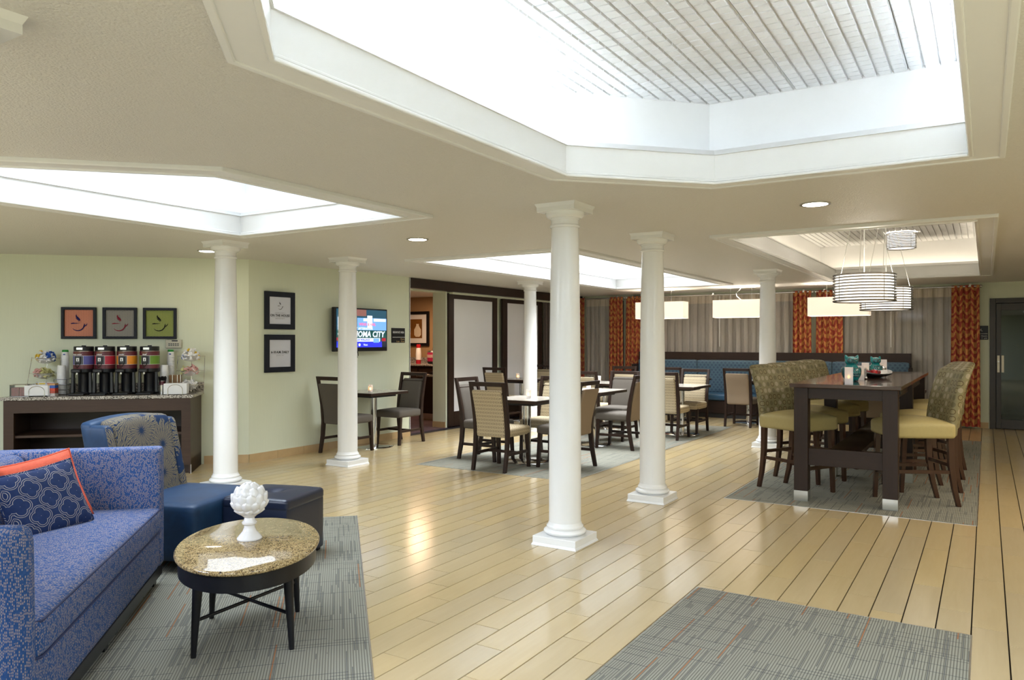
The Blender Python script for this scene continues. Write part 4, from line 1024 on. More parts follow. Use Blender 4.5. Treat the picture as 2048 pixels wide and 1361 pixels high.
# things on the bar table
ZB = 1.073
def owl(label, loc, s, rz):
    t = thing('owl_figurine', label, 'figurine', loc, rz); t.scale = (s, s, s)
    MB().lathe([(.045, 0), (.060, .012), (.076, .05), (.079, .085), (.068, .12), (.050, .145), (.042, .16)], 28, (0, 0, 0), 1, .92).build('body', MT['teal'], t)
    MB().ball((0, -.004, .186), (.060, .052, .046), 24, 16).build('head', MT['teal'], t)
    for q in (-1, 1):
        MB().lathe([(.022, 0), (.016, .02), (.006, .036), (.0001, .04)], 12, (0, 0, 0)).xf(Matrix.Translation((q * .040, -.004, .208)) @ Matrix.Rotation(R(q * 24), 4, 'Y')).build('ear_tuft', MT['teal'], t)
        MB().lathe([(.0001, .006), (.014, .008), (.024, .005), (.026, 0)], 18).xf(Matrix.Translation((q * .024, -.050, .190)) @ Matrix.Rotation(R(90), 4, 'X') @ Matrix.Rotation(R(q * 22), 4, 'Y')).build('eye_disc', MT['tealdark'], t)
        MB().ball((q * .025, -.057, .190), .007, 12, 8).build('pupil', MT['teal'], t)
        m = MB(); m.ball((0, 0, 0), (.018, .040, .055), 14, 10); m.xf(Matrix.Translation((q * .068, .005, .078)) @ Matrix.Rotation(R(q * 8), 4, 'Y')).build('wing', MT['tealdark'], t)
        for k in (-1, 0, 1): MB().ball((q * .028 + k * .011, -.064, .008), (.006, .016, .008), 10, 6).build('toe', MT['tealdark'], t)
    MB().lathe([(.011, 0), (.008, .012), (.0001, .024)], 8).xf(Matrix.Translation((0, -.052, .182)) @ Matrix.Rotation(R(125), 4, 'X')).build('beak', MT['tealdark'], t)
    m = MB()
    for i in range(4):
        for k in range(-2 + (i % 2) * 0, 3):
            a = k * .30 + (.15 if i % 2 else 0); z = .05 + i * .022; r = (.078, .079, .074, .067)[i]
            m.ball((r * math.sin(a) * 1.0, -r * .92 * math.cos(a), z), (.011, .004, .013), 8, 6)
    o = m.build('breast_feather', MT['tealdark'], t); o['kind'] = 'stuff'
    MB().ball((0, .07, .012), (.022, .03, .010), 12, 8).build('tail', MT['tealdark'], t)
    return t
owl('larger teal ceramic owl at the front of the bar table', (-1.105, 7.93, ZB), 1.03, 20)
owl('smaller teal ceramic owl behind the fruit dish', (-1.03, 9.12, ZB), .90, 30)
def square_candle(label, loc, w_=.032, h=.15, lit=True):
    t = thing('candle_holder', label, 'candle', loc, 8, 'square frosted candle holders')
    MB().ring([(-w_ * 1.08, -w_ * 1.08), (w_ * 1.08, -w_ * 1.08), (w_ * 1.08, w_ * 1.08), (-w_ * 1.08, w_ * 1.08)], [(-w_ * .92, -w_ * .92), (w_ * .92, -w_ * .92), (w_ * .92, w_ * .92), (-w_ * .92, w_ * .92)], 0, h).build('glass_sleeve', MT['frost2'], t, smooth=False)
    MB().box(-w_ * .9, w_ * .9, -w_ * .9, w_ * .9, .001, .012).build('glass_foot', MT['frost2'], t, smooth=False)
    MB().cyl((0, 0, 0), w_ * .7, .012, .05, 16).build('wax', MT['wax'], t)
    MB().lathe([(.0001, .05), (.009, .058), (.007, .07), (.0001, .088)], 10).build('flame', MT['flame'], t)
MT['frost2'] = mat_frost('frosted_white_sleeve', (.86, .84, .88), .75)
square_candle('square frosted candle holder in front of the larger teal owl', (-1.047, 7.36, ZB)); square_candle('square frosted candle holder just right behind the larger teal owl', (-1.065, 8.22, ZB), .033, .14)
square_candle('square frosted candle holder left of the smaller teal owl', (-1.115, 9.0, ZB), .034, .15); square_candle('square frosted candle holder farthest back on the bar table', (-1.02, 9.75, ZB), .036, .17)
t = thing('silver_box', 'small marbled silver box with ball feet beside the larger owl', 'box', (-1.085, 8.40, ZB), 6)
MB().box(-.055, .055, -.055, .055, .018, .11).build('body', plain('mottled_silver', (.30, .29, .29), .3, .7, var=.7, nscale=26), t, smooth=False, bevel=.004)
MB().box(-.05, .05, -.05, .05, .108, .118).build('lid', MT['ceramic_w'], t, smooth=False, bevel=.003)
for a in (-1, 1):
    for b in (-1, 1): MB().ball((a * .05, b * .05, .014), .014, 10, 8).build('foot', MT['chrome'], t)
t = thing('silver_jar', 'small silver sugar jar near the far end of the bar table', 'jar', (-1.0, 9.45, ZB), 0)
MB().lathe([(.035, 0), (.045, .01), (.05, .05), (.045, .085)], 20).build('body', plain('etched_silver', (.4, .4, .42), .25, .8, var=.5, nscale=40), t); MB().lathe([(.047, .085), (.03, .10), (.008, .105), (.01, .115), (.0001, .12)], 20).build('lid', MT['chrome'], t)
t = thing('fruit_dish', 'shallow dark boat shaped dish holding red apples on the bar table', 'dish', (-1.0, 8.74, ZB), 70)
def dishf(a, b):
    s = a * 2 - 1; v = b * 2 - 1; hw = .135 * (1 - s * s) ** .6 + .002
    return (s * .30, v * hw, .018 + .034 * (s * s) ** 1.2 + .028 * v * v)
m = MB(); m.grid(dishf, 24, 10); m2 = MB(); m2.grid(lambda a, b: (lambda p: (p[0], p[1], p[2] - .014))(dishf(a, b)), 24, 10); m2.f = [f[::-1] for f in m2.f]
m.build('dish_inside', MT['ceramic_w'], t, ang=60); m2.build('dish_outside', MT['black'], t, ang=60)
MB().box(-.06, .06, -.035, .035, 0, .012).build('foot', MT['black'], t, smooth=False)
def apple(label, loc, m, s=1):
    t = thing('apple', label, 'fruit', loc, 0, 'apples in the dish'); t.scale = (s, s, s)
    MB().lathe([(.0001, .006), (.012, 0), (.028, .012), (.036, .034), (.031, .056), (.014, .064), (.0001, .056)], 20).build('flesh', m, t); MB().tube([(0, 0, .056), (.003, 0, .074)], .002, 6).build('stem', MT['brownwood'], t)
AP1 = plain('red_apple', (.42, .015, .02), .25, var=.5, nscale=25); AP2 = plain('dark_red_apple', (.16, .006, .012), .25, var=.5)
apple('dark red apple at the left in the boat shaped dish', (-1.055, 8.64, ZB + .022), AP2); apple('bright red apple in the middle of the boat shaped dish', (-1.0, 8.72, ZB + .020), AP1, 1.05); apple('dark red apple at the right in the boat shaped dish', (-.975, 8.82, ZB + .022), AP2, .9)

# ================================================================== PENDANTS
MT['ringmetal'] = plain('dark_chrome', (.30, .29, .28), .22, 1)
MT['bulb'] = glow('lamp_bulb', (1, .90, .76), 40)
def drum(label, loc, rad, h, top, flush=False):
    t = thing('drum_pendant', label, 'pendant lamp', loc, 0, 'ringed drum lamps')
    n = 10
    for i in range(n):
        z = h * i / (n - 1); rr = .0075 if i not in (0, n - 1) else .009
        MB().tube([(rad * math.cos(2 * PI * k / 40), rad * math.sin(2 * PI * k / 40), z) for k in range(40)], rr, 8, True).build('ring', MT['ringmetal'], t)
    MB().lathe([(.0001, .006), (rad * .93, .006), (rad * .93, h - .01), (rad * .90, h - .01), (rad * .90, .012)], 40).build('diffuser', MT['drumcore'], t)
    MB().ball((0, 0, h * .55), .045, 16, 10).build('bulb', MT['bulb'], t)
    for k in range(4):
        a = 2 * PI * (k + .5) / 4; MB().tube([(rad * math.cos(a), rad * math.sin(a), 0), (rad * math.cos(a), rad * math.sin(a), h)], .004, 6).build('upright', MT['chrome'], t)
    dz = top - loc[2]
    MB().cyl((0, 0, 0), .075 if not flush else rad * .8, dz - .025, dz - .001, 24).build('ceiling_rose', MT['white'], t)
    if not flush:
        for k in range(3):
            a = 2 * PI * k / 3 + .5; MB().tube([(rad * math.cos(a), rad * math.sin(a), h), (.055 * math.cos(a), .055 * math.sin(a), dz - .02)], .0032, 6).build('wire', MT['steel'], t)
        MB().tube([(0, 0, h * .5 + .04), (0, 0, dz - .02)], .005, 6).build('cord', MT['white'], t)
    else: MB().cyl((0, 0, 0), .012, h, dz - .01, 8).build('stem', MT['chrome'], t)
drum('large ringed drum lamp hanging nearest over the bar table', (-1.0, 7.99, 1.845), .275, .25, 3.0); drum('large ringed drum lamp hanging second over the bar table', (-.99, 9.76, 1.825), .275, .25, 3.0)
drum('small ringed drum lamp fixed flush to the recessed ceiling', (-1.02, 11.95, 2.77), .19, .20, 3.0, True)
def rectpend(x, label):
    t = thing('linen_pendant', label, 'pendant lamp', (x, 13.68, 1.885), 0, 'rectangular linen lamps over the booth'); hx, hy, h = .475, .14, .315
    MB().ring(rect(-hx, hx, -hy, hy), rect(-hx + .006, hx - .006, -hy + .006, hy - .006), 0, h).build('linen_shade', MT['shade'], t, smooth=False)
    MB().box(-hx + .006, hx - .006, -hy + .006, hy - .006, .01, .016).build('diffuser', MT['shade_bright'], t, smooth=False)
    dz = H - 1.885
    for s in (-1, 1): MB().ball((s * .24, 0, .17), .04, 14, 10).build('bulb', MT['bulb'], t)
    MB().box(-.24, .24, -.05, .05, dz - .022, dz - .001).build('ceiling_plate', MT['white'], t, smooth=False, bevel=.003)
    for s in (-1, 1): MB().tube([(s * .19, 0, .02), (s * .19, 0, dz - .02)], .004, 6).build('wire', MT['steel'], t)
    MB().tube([(.0, 0, dz - .02), (-.03, 0, dz - .06), (-.09, .0, dz - .12), (-.08, 0, dz - .17), (0.02, 0, .30)], .007, 8).build('cord', MT['white'], t)
    MB().box(-hx + .01, hx - .01, -.01, .01, .28, .29).build('spreader', MT['steel'], t, smooth=False)
MT['shade_bright'] = glow('shade_diffuser_lit', (1, .86, .66), SHADE * 10)
rectpend(-5.23, 'rectangular linen lamp over the booth, partly behind the second column'); rectpend(-3.73, 'rectangular linen lamp over the booth, left of the column by the bar stools'); rectpend(-2.10, 'rectangular linen lamp over the booth, behind the ringed drum lamps')

# ================================================================== SOFA (front = local +y along +u, local x = -w)
t = thing('sofa', 'blue dash patterned sofa with flat arms on the grey carpet', 'sofa', (*uw(-1.48, 3.895), .003), -45)
SF = MT['sofa']; hl = 1.035
MB().box(-hl + .03, hl - .03, -.40, .444, .058, .120).build('base_rail', MT['blackwood'], t, smooth=False, bevel=.003)
for x in (-hl + .07, 0, hl - .07):
    for y in (-.37, .385): MB().post([(x, y, 0, .055, .055), (x, y, .078, .065, .065)]).build('leg', MT['blackwood'], t, smooth=False)
MB().soft((0, .365, .225), (2 * hl - .10, .16, .215), .018, 8).build('front_panel', SF, t)
MB().box(-hl + .06, hl - .06, -.38, .30, .116, .32).build('seat_deck', SF, t, smooth=False)
MB().soft((0, .13, .402), (2 * hl - .19, .66, .145), .032, 12, .022).build('seat_cushion', SF, t)
def loopline(hx, y0, y1, z): return [(-hx, y0, z), (-hx, y1, z), (hx, y1, z), (hx, y0, z)]
for z in (.335, .462):
    hx = hl - .103; MB().tube([(-hx, -.18, z), (-hx, .43, z), (-hx + .02, .452, z), (hx - .02, .452, z), (hx, .43, z), (hx, -.18, z)], .0055, 8).build('welt', MT['welt'], t)
def armf(x, y, z): return (x + .018 * max(0, (z + .10) / .45) ** 2, y, z)
MB().soft((hl - .055, .0, .47), (.11, .90, .71), .045, 12, fn=armf).build('arm', SF, t)
MB().soft((-hl + .055, .0, .47), (.11, .90, .71), .022, 12).build('arm', SF, t)
MB().soft((0, -.385, .47), (2 * hl - .02, .15, .71), .03, 10).build('back', SF, t)
for x in (-.46, .46): MB().soft((x, -.255, .635), (.90, .16, .36), .05, 10, fn=lambda x, y, z: (x, y - .10 * (z + .18) / .36 * .8, z)).build('back_cushion', SF, t)

def pillow(name, label, mat, size, loc, m3, thick=.13, sx=1.0):
    t = thing(name, label, 'cushion', loc); t.rotation_euler = m3.to_euler()
    s = size / 2
    for sg, nm in ((1, 'front_cover'), (-1, 'rear_cover')):
        def f(a, b, sg=sg):
            x, z = a * 2 - 1, b * 2 - 1
            pin = 1 - .07 * (1 - x * x) * (abs(z) ** 4); pin2 = 1 - .07 * (1 - z * z) * (abs(x) ** 4)
            th_ = thick / 2 * max(0, (1 - x ** 4) * (1 - z ** 4)) ** .55
            return (x * s * pin2 * sx, -sg * th_, z * s * pin)
        m = MB(); m.grid(f, 20, 20)
        if sg < 0: m.f = [q[::-1] for q in m.f]
        m.build(nm, mat, t, ang=80)
    k = 40; pts = []
    for i in range(k):
        q = i / k * 4; e = int(q); f_ = q - e; x, z = ((-1 + 2 * f_, -1), (1, -1 + 2 * f_), (1 - 2 * f_, 1), (-1, 1 - 2 * f_))[e]
        pin = 1 - .07 * (1 - x * x) * (abs(z) ** 4); pin2 = 1 - .07 * (1 - z * z) * (abs(x) ** 4); pts.append((x * s * pin2 * sx, 0, z * s * pin))
    MB().tube(pts, .006, 6, True).build('piping', mat, t)
    return t
def basis(nrm, roll):          # front (-y local) looks along nrm
    y = -Vector(nrm).normalized(); z = Vector((0, 0, 1)); x = y.cross(z).normalized(); z = x.cross(y).normalized()
    return Matrix((x, y, z)).transposed() @ Matrix.Rotation(R(roll), 3, 'Y')
def uwv(u, v, z): return Vector(((u - v) / S2, (u + v) / S2, z))
PB = basis(uwv(.72, -.60, .45), -6)
pillow('throw_pillow', 'navy pillow with cream quatrefoil lines on the blue sofa', MT['quatre'], .38, uwv(-1.49, 4.35, .625), PB, sx=1.16)
PO = basis(uwv(.70, -.66, .40), -8)
pillow('throw_pillow', 'coral orange pillow behind the navy pillow on the blue sofa', MT['orange'], .40, uwv(-1.55, 4.535, .64), PO, .12, sx=1.05)

# ================================================================== SLIPPER CHAIR AND OTTOMAN
th_c = 18.9 - 90
def place(u, v): return uw(u, v)
t = thing('slipper_chair', 'armless teal velvet chair with a bursting flower back', 'armchair', (*uw(-1.0, 5.48), .003), th_c)
V = MT['velvet']
for x in (-.28, .28):
    for y in (-.26, .27): MB().post([(x, y, 0, .045, .045), (x, y, .07, .055, .055)]).build('leg', MT['blackwood'], t, smooth=False)
MB().soft((0, -.005, .245), (.72, .64, .36), .035, 10, .012).build('seat', V, t)
def lean2(x, y, z): q = (z + .36) / .72; return (x, y - .14 * max(0, q) ** 1.15, z + .035 * (1 - (x / .37) ** 2) * max(0, q))
MB().soft((.03, -.255, .59), (.55, .13, .66), .04, 12, fn=lean2).build('back_cushion', MT['floral'], t)
MB().soft((.03, -.35, .57), (.68, .10, .70), .03, 12, fn=lean2).build('back_shell', MT['velvet'], t)
for s in (-1, 1): MB().soft((.03 + s * .305, -.285, .57), (.075, .20, .68), .03, 10, fn=lambda x, y, z: (x, y - .14 * max(0, (z + .34) / .68) ** 1.15 - .0, z)).build('back_wing', [MT['floral'], V], t, fmat=lambda p, s=s: 0 if (p.normal.y > .5 or p.normal.x * s < -.5) else 1)
t = thing('ottoman', 'square navy leather ottoman with a button tufted top', 'ottoman', (*uw(-.425, 5.36), .003), 17)
Lm = MT['leather']
MB().soft((0, 0, .20), (.475, .475, .36), .012, 8).build('body', Lm, t)
def tuft(x, y, z):
    if z > 0:
        r = math.hypot(x, y); z -= .034 * math.exp(-(r / .05) ** 2); z -= .006 * math.exp(-(min(abs(x - y), abs(x + y)) / .012) ** 2) * max(0, 1 - r / .2)
    return (x, y, z)
MB().soft((0, 0, .395), (.485, .485, .075), .026, 24, .014, fn=tuft).build('top_pad', Lm, t)
MB().ball((0, 0, .417), (.014, .014, .007), 12, 8).build('button', Lm, t)
for x in (-1, 1):
    for y in (-1, 1): MB().box(x * .2 - .02, x * .2 + .02, y * .2 - .02, y * .2 + .02, 0, .025).build('foot', MT['blackwood'], t, smooth=False)

# ================================================================== COFFEE TABLE AND VASE
t = thing('coffee_table', 'oval coffee table with gold granite top and black legs', 'table', (*uw(-.435, 3.965), .003), 135)
MB().lathe([(.975, .0), (.99, .003), (1.0, .010), (1.0, .018), (.985, .025)], 64, (0, 0, .432), .515, .338).build('granite_top', MT['granite_gold'], t, ang=50)
MB().lathe([(.93, .352), (.95, .355), (.95, .428), (.93, .433)], 64, (0, 0, 0), .515, .338).build('apron', MT['blackwood'], t)
LG = [(.255, .217), (-.255, .217), (-.255, -.217), (.255, -.217)]
for x, y in LG: MB().tube([(x, y, 0), (x * .985, y * .98, .10), (x * .95, y * .93, .30), (x * .945, y * .92, .36)], [.0125, .016, .023, .024], 14).build('leg', MT['blackwood'], t)
for a, b in ((0, 2), (1, 3)): MB().tube([(LG[a][0] * .97, LG[a][1] * .97, .165), (LG[b][0] * .97, LG[b][1] * .97, .165)], .0085, 10).build('cross_stretcher', MT['blackwood'], t)
t = thing('artichoke_ornament', 'white ceramic artichoke on a pedestal on the oval coffee table', 'ornament', (*uw(-.44, 4.01), .461), 0)
MB().lathe([(.060, 0), (.061, .006), (.052, .018), (.034, .04), (.026, .06), (.026, .07), (.036, .078), (.037, .086), (.028, .094), (.024, .108), (.04, .122), (.055, .13)], 32).build('pedestal', MT['ceramic_w'], t)
MB().ball((0, 0, .195), (.058, .058, .066), 24, 16).build('core', MT['ceramic_w'], t)
pm = MB(); pm.grid(lambda a, b: (lambda s, v: (.027 * s * math.sqrt(max(0, 1 - (max(0, v) ** 2.2))) * (1 if v > 0 else 1 - .35 * v * v), -.010 + .016 * (s * s) * .8 + .006 * v * v, .030 * v))(a * 2 - 1, b * 2 - 1), 8, 10)
pb = len(pm.v); pm.v += [(x, y + .006, z) for x, y, z in pm.v]; pm.f += [tuple(i + pb for i in f[::-1]) for f in pm.f]
petal = pm.mesh('petal', MT['ceramic_w'], ang=80)
for row, (el, n, tilt, rr) in enumerate(((-48, 9, 28, .070), (-20, 11, 12, .079), (6, 11, -6, .080), (32, 9, -26, .078), (58, 6, -48, .074), (80, 3, -72, .070))):
    for i in range(n):
        a = 2 * PI * (i + .5 * (row % 2)) / n; e = R(el); r = rr * math.cos(e); z = .195 + .078 * math.sin(e)
        o = D.objects.new('petal', petal); COL.objects.link(o); o.parent = t
        o.matrix_local = Matrix.Translation((r * math.cos(a), r * math.sin(a), z)) @ Matrix.Rotation(a + PI / 2, 4, 'Z') @ Matrix.Rotation(R(-el + 16), 4, 'X')

# ================================================================== COFFEE COUNTER (front = local -y; local x along u, origin at u=-2.5, w=front edge)
CU = -2.505; CF = 8.86
def oncounter(name, label, cat, u, v, group=None, z=.87, rz=45): return thing(name, label, cat, (*uw(u, v), z), rz, group)
t = oncounter('coffee_counter', 'dark wood coffee counter with speckled granite top on the left', 'counter', CU, CF, z=0)
hw = .945; D1 = CW - CF - .004
W = MT['brownwood']
MB().box(-hw + .035, hw - .03, .03, D1, .10, .16).build('bottom_panel', W, t, smooth=False)
MB().box(-hw + .035, hw - .03, .10, D1, 0, .10).build('kick', MT['darkwood'], t, smooth=False)
for x0, x1 in ((-hw + .03, -hw + .125), (hw - .125, hw - .03)): MB().box(x0, x1, .025, .06, .10, .835).build('front_stile', W, t, smooth=False)
MB().box(-hw + .125, hw - .125, .025, .06, .70, .835).build('front_rail', W, t, smooth=False)
MB().box(-hw + .03, -hw + .055, .06, D1, .10, .835).build('side_panel', W, t, smooth=False); MB().box(hw - .055, hw - .03, .06, D1, .0, .835).build('side_panel', W, t, smooth=False)
MB().box(-hw + .055, hw - .055, .06, D1 - .02, .435, .46).build('shelf', W, t, smooth=False)
MB().box(-hw + .055, hw - .055, D1 - .02, D1, .10, .835).build('rear_panel', MT['darkwood'], t, smooth=False)
MB().box(-hw, hw, 0, D1, .835, .87).build('granite_top', MT['granite_grey'], t, smooth=False, bevel=.004)
MB().box(-hw + .0, hw, D1 - .02, D1, .87, .975).build('backsplash', MT['granite_grey'], t, smooth=False, bevel=.003)
MB().box(hw - .031, hw - .028, .03, .05, .0, .10).build('floor_cap', MT['paper'], t, smooth=False)

# coffee urns
BURG = plain('burgundy_label', (.105, .012, .022), .4, var=.06)
def urn(u, col, word, label):
    t = oncounter('coffee_urn', label, 'coffee urn', u, 9.17, 'coffee urns'); r = .103; K = MT['black']
    MB().lathe([(.100, .0), (.103, .012), (.098, .026), (.09, .03)], 32, (0, 0, 0)).build('base', K, t)
    MB().box(-.10, .055, -.20, -.06, .002, .022).build('drip_tray', K, t, smooth=False, bevel=.006)
    for x in (-.085, .085): MB().post([(x * 1.05, -.07, .02, .035, .05), (x, -.07, .25, .026, .04)]).build('stand_leg', K, t, smooth=False, bevel=.006)
    MB().lathe([(.066, .02), (.066, .22), (.085, .25)], 28, (.0, .03, 0)).build('stand_column', K, t)
    MB().lathe([(.085, .235), (r + .002, .25), (r + .002, .285), (r, .286)], 40).build('collar', K, t)
    MB().lathe([(r, .284), (r, .475)], 40).build('label_band', BURG, t)
    def arc(z0, z1, a0, a1, rr, nm, m, n=14):
        q = MB(); q.grid(lambda a, b: (rr * math.sin(a0 + (a1 - a0) * a), -rr * math.cos(a0 + (a1 - a0) * a), z0 + (z1 - z0) * b), n, 1); q.build(nm, m, t, ang=80)
    cm = plain('urn_label_' + word.replace(' ', '_'), col, .4, var=.05); EDGE = MT['print_white']
    arc(.332, .427, -1.75, 1.75, r + .0006, 'colour_band', cm, 30); arc(.330, .3325, -1.75, 1.75, r + .001, 'white_line', EDGE, 30); arc(.4265, .429, -1.75, 1.75, r + .001, 'white_line', EDGE, 30)
    arc(.334, .425, -.72, .22, r + .0014, 'photo_patch', MT['patch'], 12); arc(.334, .425, -.74, -.72, r + .0016, 'white_line', EDGE, 2); arc(.334, .425, .22, .24, r + .0016, 'white_line', EDGE, 2)
    MB().box(-.052, .002, -r - .014, -r + .005, .345, .42).build('gauge_body', K, t, smooth=False, bevel=.004); MB().box(-.040, -.012, -r - .016, -r - .013, .368, .405).build('gauge_window', MT['print_white'], t, smooth=False)
    MB().box(-.030, -.022, -r - .017, -r - .015, .372, .396).build('gauge_mark', MT['print_dark'], t, smooth=False)
    for s in (-1, 1): MB().tube([(-.026 + s * .022, -r - .006, .345), (-.026 + s * .014, -r - .03, .315), (-.026, -r - .045, .300)], .004, 6).build('lever_arm', K, t)
    MB().box(-.085, .012, -r - .055, -r + .01, .245, .285).build('spout_housing', MT['black'], t, smooth=False, bevel=.012, seg=3); MB().cyl((-.026, -r - .035, 0), .012, .225, .247, 12).build('spout', MT['steel'], t)
    MB().lathe([(r - .002, .474), (r - .001, .480)], 40).build('steel_rim', MT['steel'], t)
    MB().lathe([(r - .004, .479), (r - .003, .518), (.098, .530), (.03, .532)], 40).build('lid', K, t)
    MB().box(-.045, .02, -r - .006, -.08, .492, .520).build('lid_latch', MT['steel'], t, smooth=False, bevel=.003); MB().cyl((.0, 0, 0), .022, .53, .542, 14).build('lid_knob', K, t); MB().cyl((.02, 0, 0), .003, .54, .556, 6).build('vent_pin', MT['steel'], t)
    text('lettering', word, .020, MT['print_white'], t, (-.03, -r - .003, .442), bold=.0006); MB().box(-.06, .0, -r - .0025, -r + .001, .458, .461).build('tan_rule', MT['print_tan'], t, smooth=False)
MT['patch'] = plain('dark_photo_patch', (.035, .04, .05), .4, var=.9, nscale=60)
urn(-2.74, (.085, .09, .34), 'hot water', 'coffee urn with a blue band, leftmost of the four'); urn(-2.526, (.42, .015, .045), 'robust', 'coffee urn with a red band'); urn(-2.303, (.72, .25, .02), 'regular', 'coffee urn with an orange band'); urn(-2.07, (.13, .26, .025), 'decaf', 'coffee urn with a green band, rightmost of the four')

# paper cups and lids
CUPM = plain('white_cup', (.78, .78, .78), .5, var=.03); GREEN = plain('green_cup', (.01, .24, .025), .5, var=.05)
cupme = MB().lathe([(.030, .0), (.031, .001), (.040, .082), (.0425, .084), (.0425, .089), (.039, .089), (.029, .004), (.0001, .003)], 20).mesh('paper_cup', CUPM)
def cup_stack(u, v, n, z0, label, group, step=.0235, top=None):
    for i in range(n):
        o = D.objects.new('paper_cup', cupme); COL.objects.link(o); x, y = uw(u, v); o.location = (x, y, z0 + i * step + .089); o.rotation_euler = (PI, 0, 0)
        tag(o, label, 'cup', group)
    t = thing('paper_cup', top, 'cup', (*uw(u, v), z0 + n * step), 45, None)
    MB().lathe([(.0425, 0), (.0425, .005), (.040, .007), (.031, .085), (.030, .089), (.0001, .086)], 20).build('cup_wall', CUPM, t)
    MB().lathe([(.0335, .065), (.0313, .087), (.030, .0895), (.0001, .0895)], 20).build('green_base_band', GREEN, t)
    q = MB(); q.grid(lambda a, b: (.0375 * math.sin(-.3 + .6 * a), -.0375 * math.cos(-.3 + .6 * a), .032 + .013 * b), 6, 1); q.build('blue_oval', plain('blue_mark' + str(n), (.03, .05, .30), .5), t)
cup_stack(-2.986, 9.36, 17, .872, 'white paper cup in the tall nested stack left of the urns', 'cups in the left stack', top='topmost paper cup with green base on the left stack')
cup_stack(-1.889, 9.36, 17, .872, 'white paper cup in the tall nested stack right of the urns', 'cups in the right stack', top='topmost paper cup with green base on the right stack')
lidme = MB().lathe([(.047, 0), (.0475, .004), (.045, .005), (.039, .075), (.037, .077), (.0001, .076)], 22).mesh('foam_cup', CUPM)
def lid_stack(u, v, n, z0, label, group):
    for i in range(n):
        o = D.objects.new('foam_cup', lidme); COL.objects.link(o); x, y = uw(u, v); o.location = (x, y, z0 + i * .0125); tag(o, label, 'cup', group)
lid_stack(-2.972, 9.20, 20, .878, 'wide white foam cup in the wire rack left of the urns', 'foam cups in the wire rack')
lid_stack(-1.927, 9.22, 20, .875, 'wide white foam cup in the shorter stack right of the urns', 'foam cups in the right stack')
WIRE = MT['chromewire'] = plain('dark_wire', (.10, .10, .11), .3, .9)
t = oncounter('cup_rack', 'dark wire rack around the cup lids left of the urns', 'rack', -2.968, 9.27)
for z in (.006, .055, .11, .17): MB().tube([(-.06, -.13, z), (.065, -.13, z), (.065, .16, z), (-.06, .16, z)], .003, 6, True).build('hoop', WIRE, t)
for x, y in ((-.06, -.13), (.065, -.13), (.065, .16), (-.06, .16)): MB().tube([(x, y, 0), (x, y, .17)], .003, 6).build('upright', WIRE, t)

# tiered wire stands with bowls
def bowl(parent, x, y, z, r=.10):
    MB().tube([(x + r * math.cos(2 * PI * k / 28), y + r * math.sin(2 * PI * k / 28), z) for k in range(28)], .0035, 6, True).build('bowl_hoop', MT['chrome'], parent)
    MB().lathe([(.0001, -.062), (.03, -.060), (.07, -.045), (.094, -.015), (.099, .0), (.098, .002)], 28, (x, y, z)).build('bowl', MT['bowl'], parent)
def heap(name, label, loc, cols, n, r, hgt, sz, seed):
    rng = random.Random(seed); m = MB(); mi = []
    for i in range(n):
        a = rng.uniform(0, 2 * PI); q = math.sqrt(rng.random()) * r; x, y = q * math.cos(a), q * math.sin(a)
        z = rng.uniform(-.035, hgt * (1 - (q / r) ** 2) + .01) - .02 * (q < .03)
        if math.hypot(q, z) > r * 1.05 and z < 0: z = abs(z) * .5
        s = MB().box(-sz[0] / 2, sz[0] / 2, -sz[1] / 2, sz[1] / 2, -sz[2] / 2, sz[2] / 2)
        s.xf(Matrix.Translation((x, y, z)) @ Matrix.Rotation(rng.uniform(0, 6.3), 4, 'Z') @ Matrix.Rotation(rng.uniform(-1, 1), 4, 'X') @ Matrix.Rotation(rng.uniform(-1, 1), 4, 'Y'))
        m.add(s.v, s.f); mi += [cols(x, y, rng)] * 6
    mats = [MT['paper'], plain('blue_packet' + str(seed), (.02, .09, .42), .4), plain('yellow_packet' + str(seed), (.70, .45, .02), .4), plain('pink_packet' + str(seed), (.72, .42, .38), .5), plain('straw_packet' + str(seed), (.60, .57, .26), .5)]
    it = iter(mi); o = m.build(name, mats, None, smooth=False, fmat=lambda p: next(it)); o.location = loc; o['kind'] = 'stuff'; tag(o, label, 'packets'); return o
def stand(u, v, label, back, levels, lean, rz=45):
    t = oncounter('wire_stand', label, 'stand', u, v, rz=rz); hw_ = .145
    for s in (-1, 1): MB().tube([(s * hw_ * 1.08, -.06, .002), (s * hw_, .09 + lean, .41)], .0035, 6).build('side_wire', MT['chrome'], t)
    MB().tube([(0, .06, .0), (0, .11 + lean, .41)], .003, 6).build('rear_wire', MT['chrome'], t)
    for z, y in levels:
        MB().tube([(-hw_ * 1.03, y + .03, z), (-.1, y, z)], .003, 6).build('bar', MT['chrome'], t); MB().tube([(.1, y, z), (hw_ * 1.03, y + .03, z)], .003, 6).build('bar', MT['chrome'], t)
        bowl(t, 0, y, z)
    MB().tube([(-hw_ * 1.08, -.06, .003), (hw_ * 1.08, -.06, .003)], .003, 6).build('foot_wire', MT['chrome'], t)
    return t
stand(-3.167, 9.25, 'wire stand with two bowls at the left end of the coffee counter', 0, ((.40, .06), (.235, .0), (.085, -.06)), 0)
def inuw(u, v, dy, z): return (*uw(u, v + dy), z)
heap('creamer_cups', 'heap of white, blue and yellow creamer cups in the top bowl, left stand', inuw(-3.167, 9.25, .06, 1.275), lambda x, y, r: (2 if r.random() < .8 else 0) if (x + y) < -.05 else (1 if (x + y) > .03 and r.random() < .7 else 0), 150, .092, .085, (.027, .027, .016), 1)
heap('sugar_packets', 'heap of pink and straw sugar packets in the middle bowl, left stand', inuw(-3.167, 9.25, 0, 1.11), lambda x, y, r: 3 if (x + y) < -.01 else 4, 130, .090, .055, (.026, .042, .004), 2)
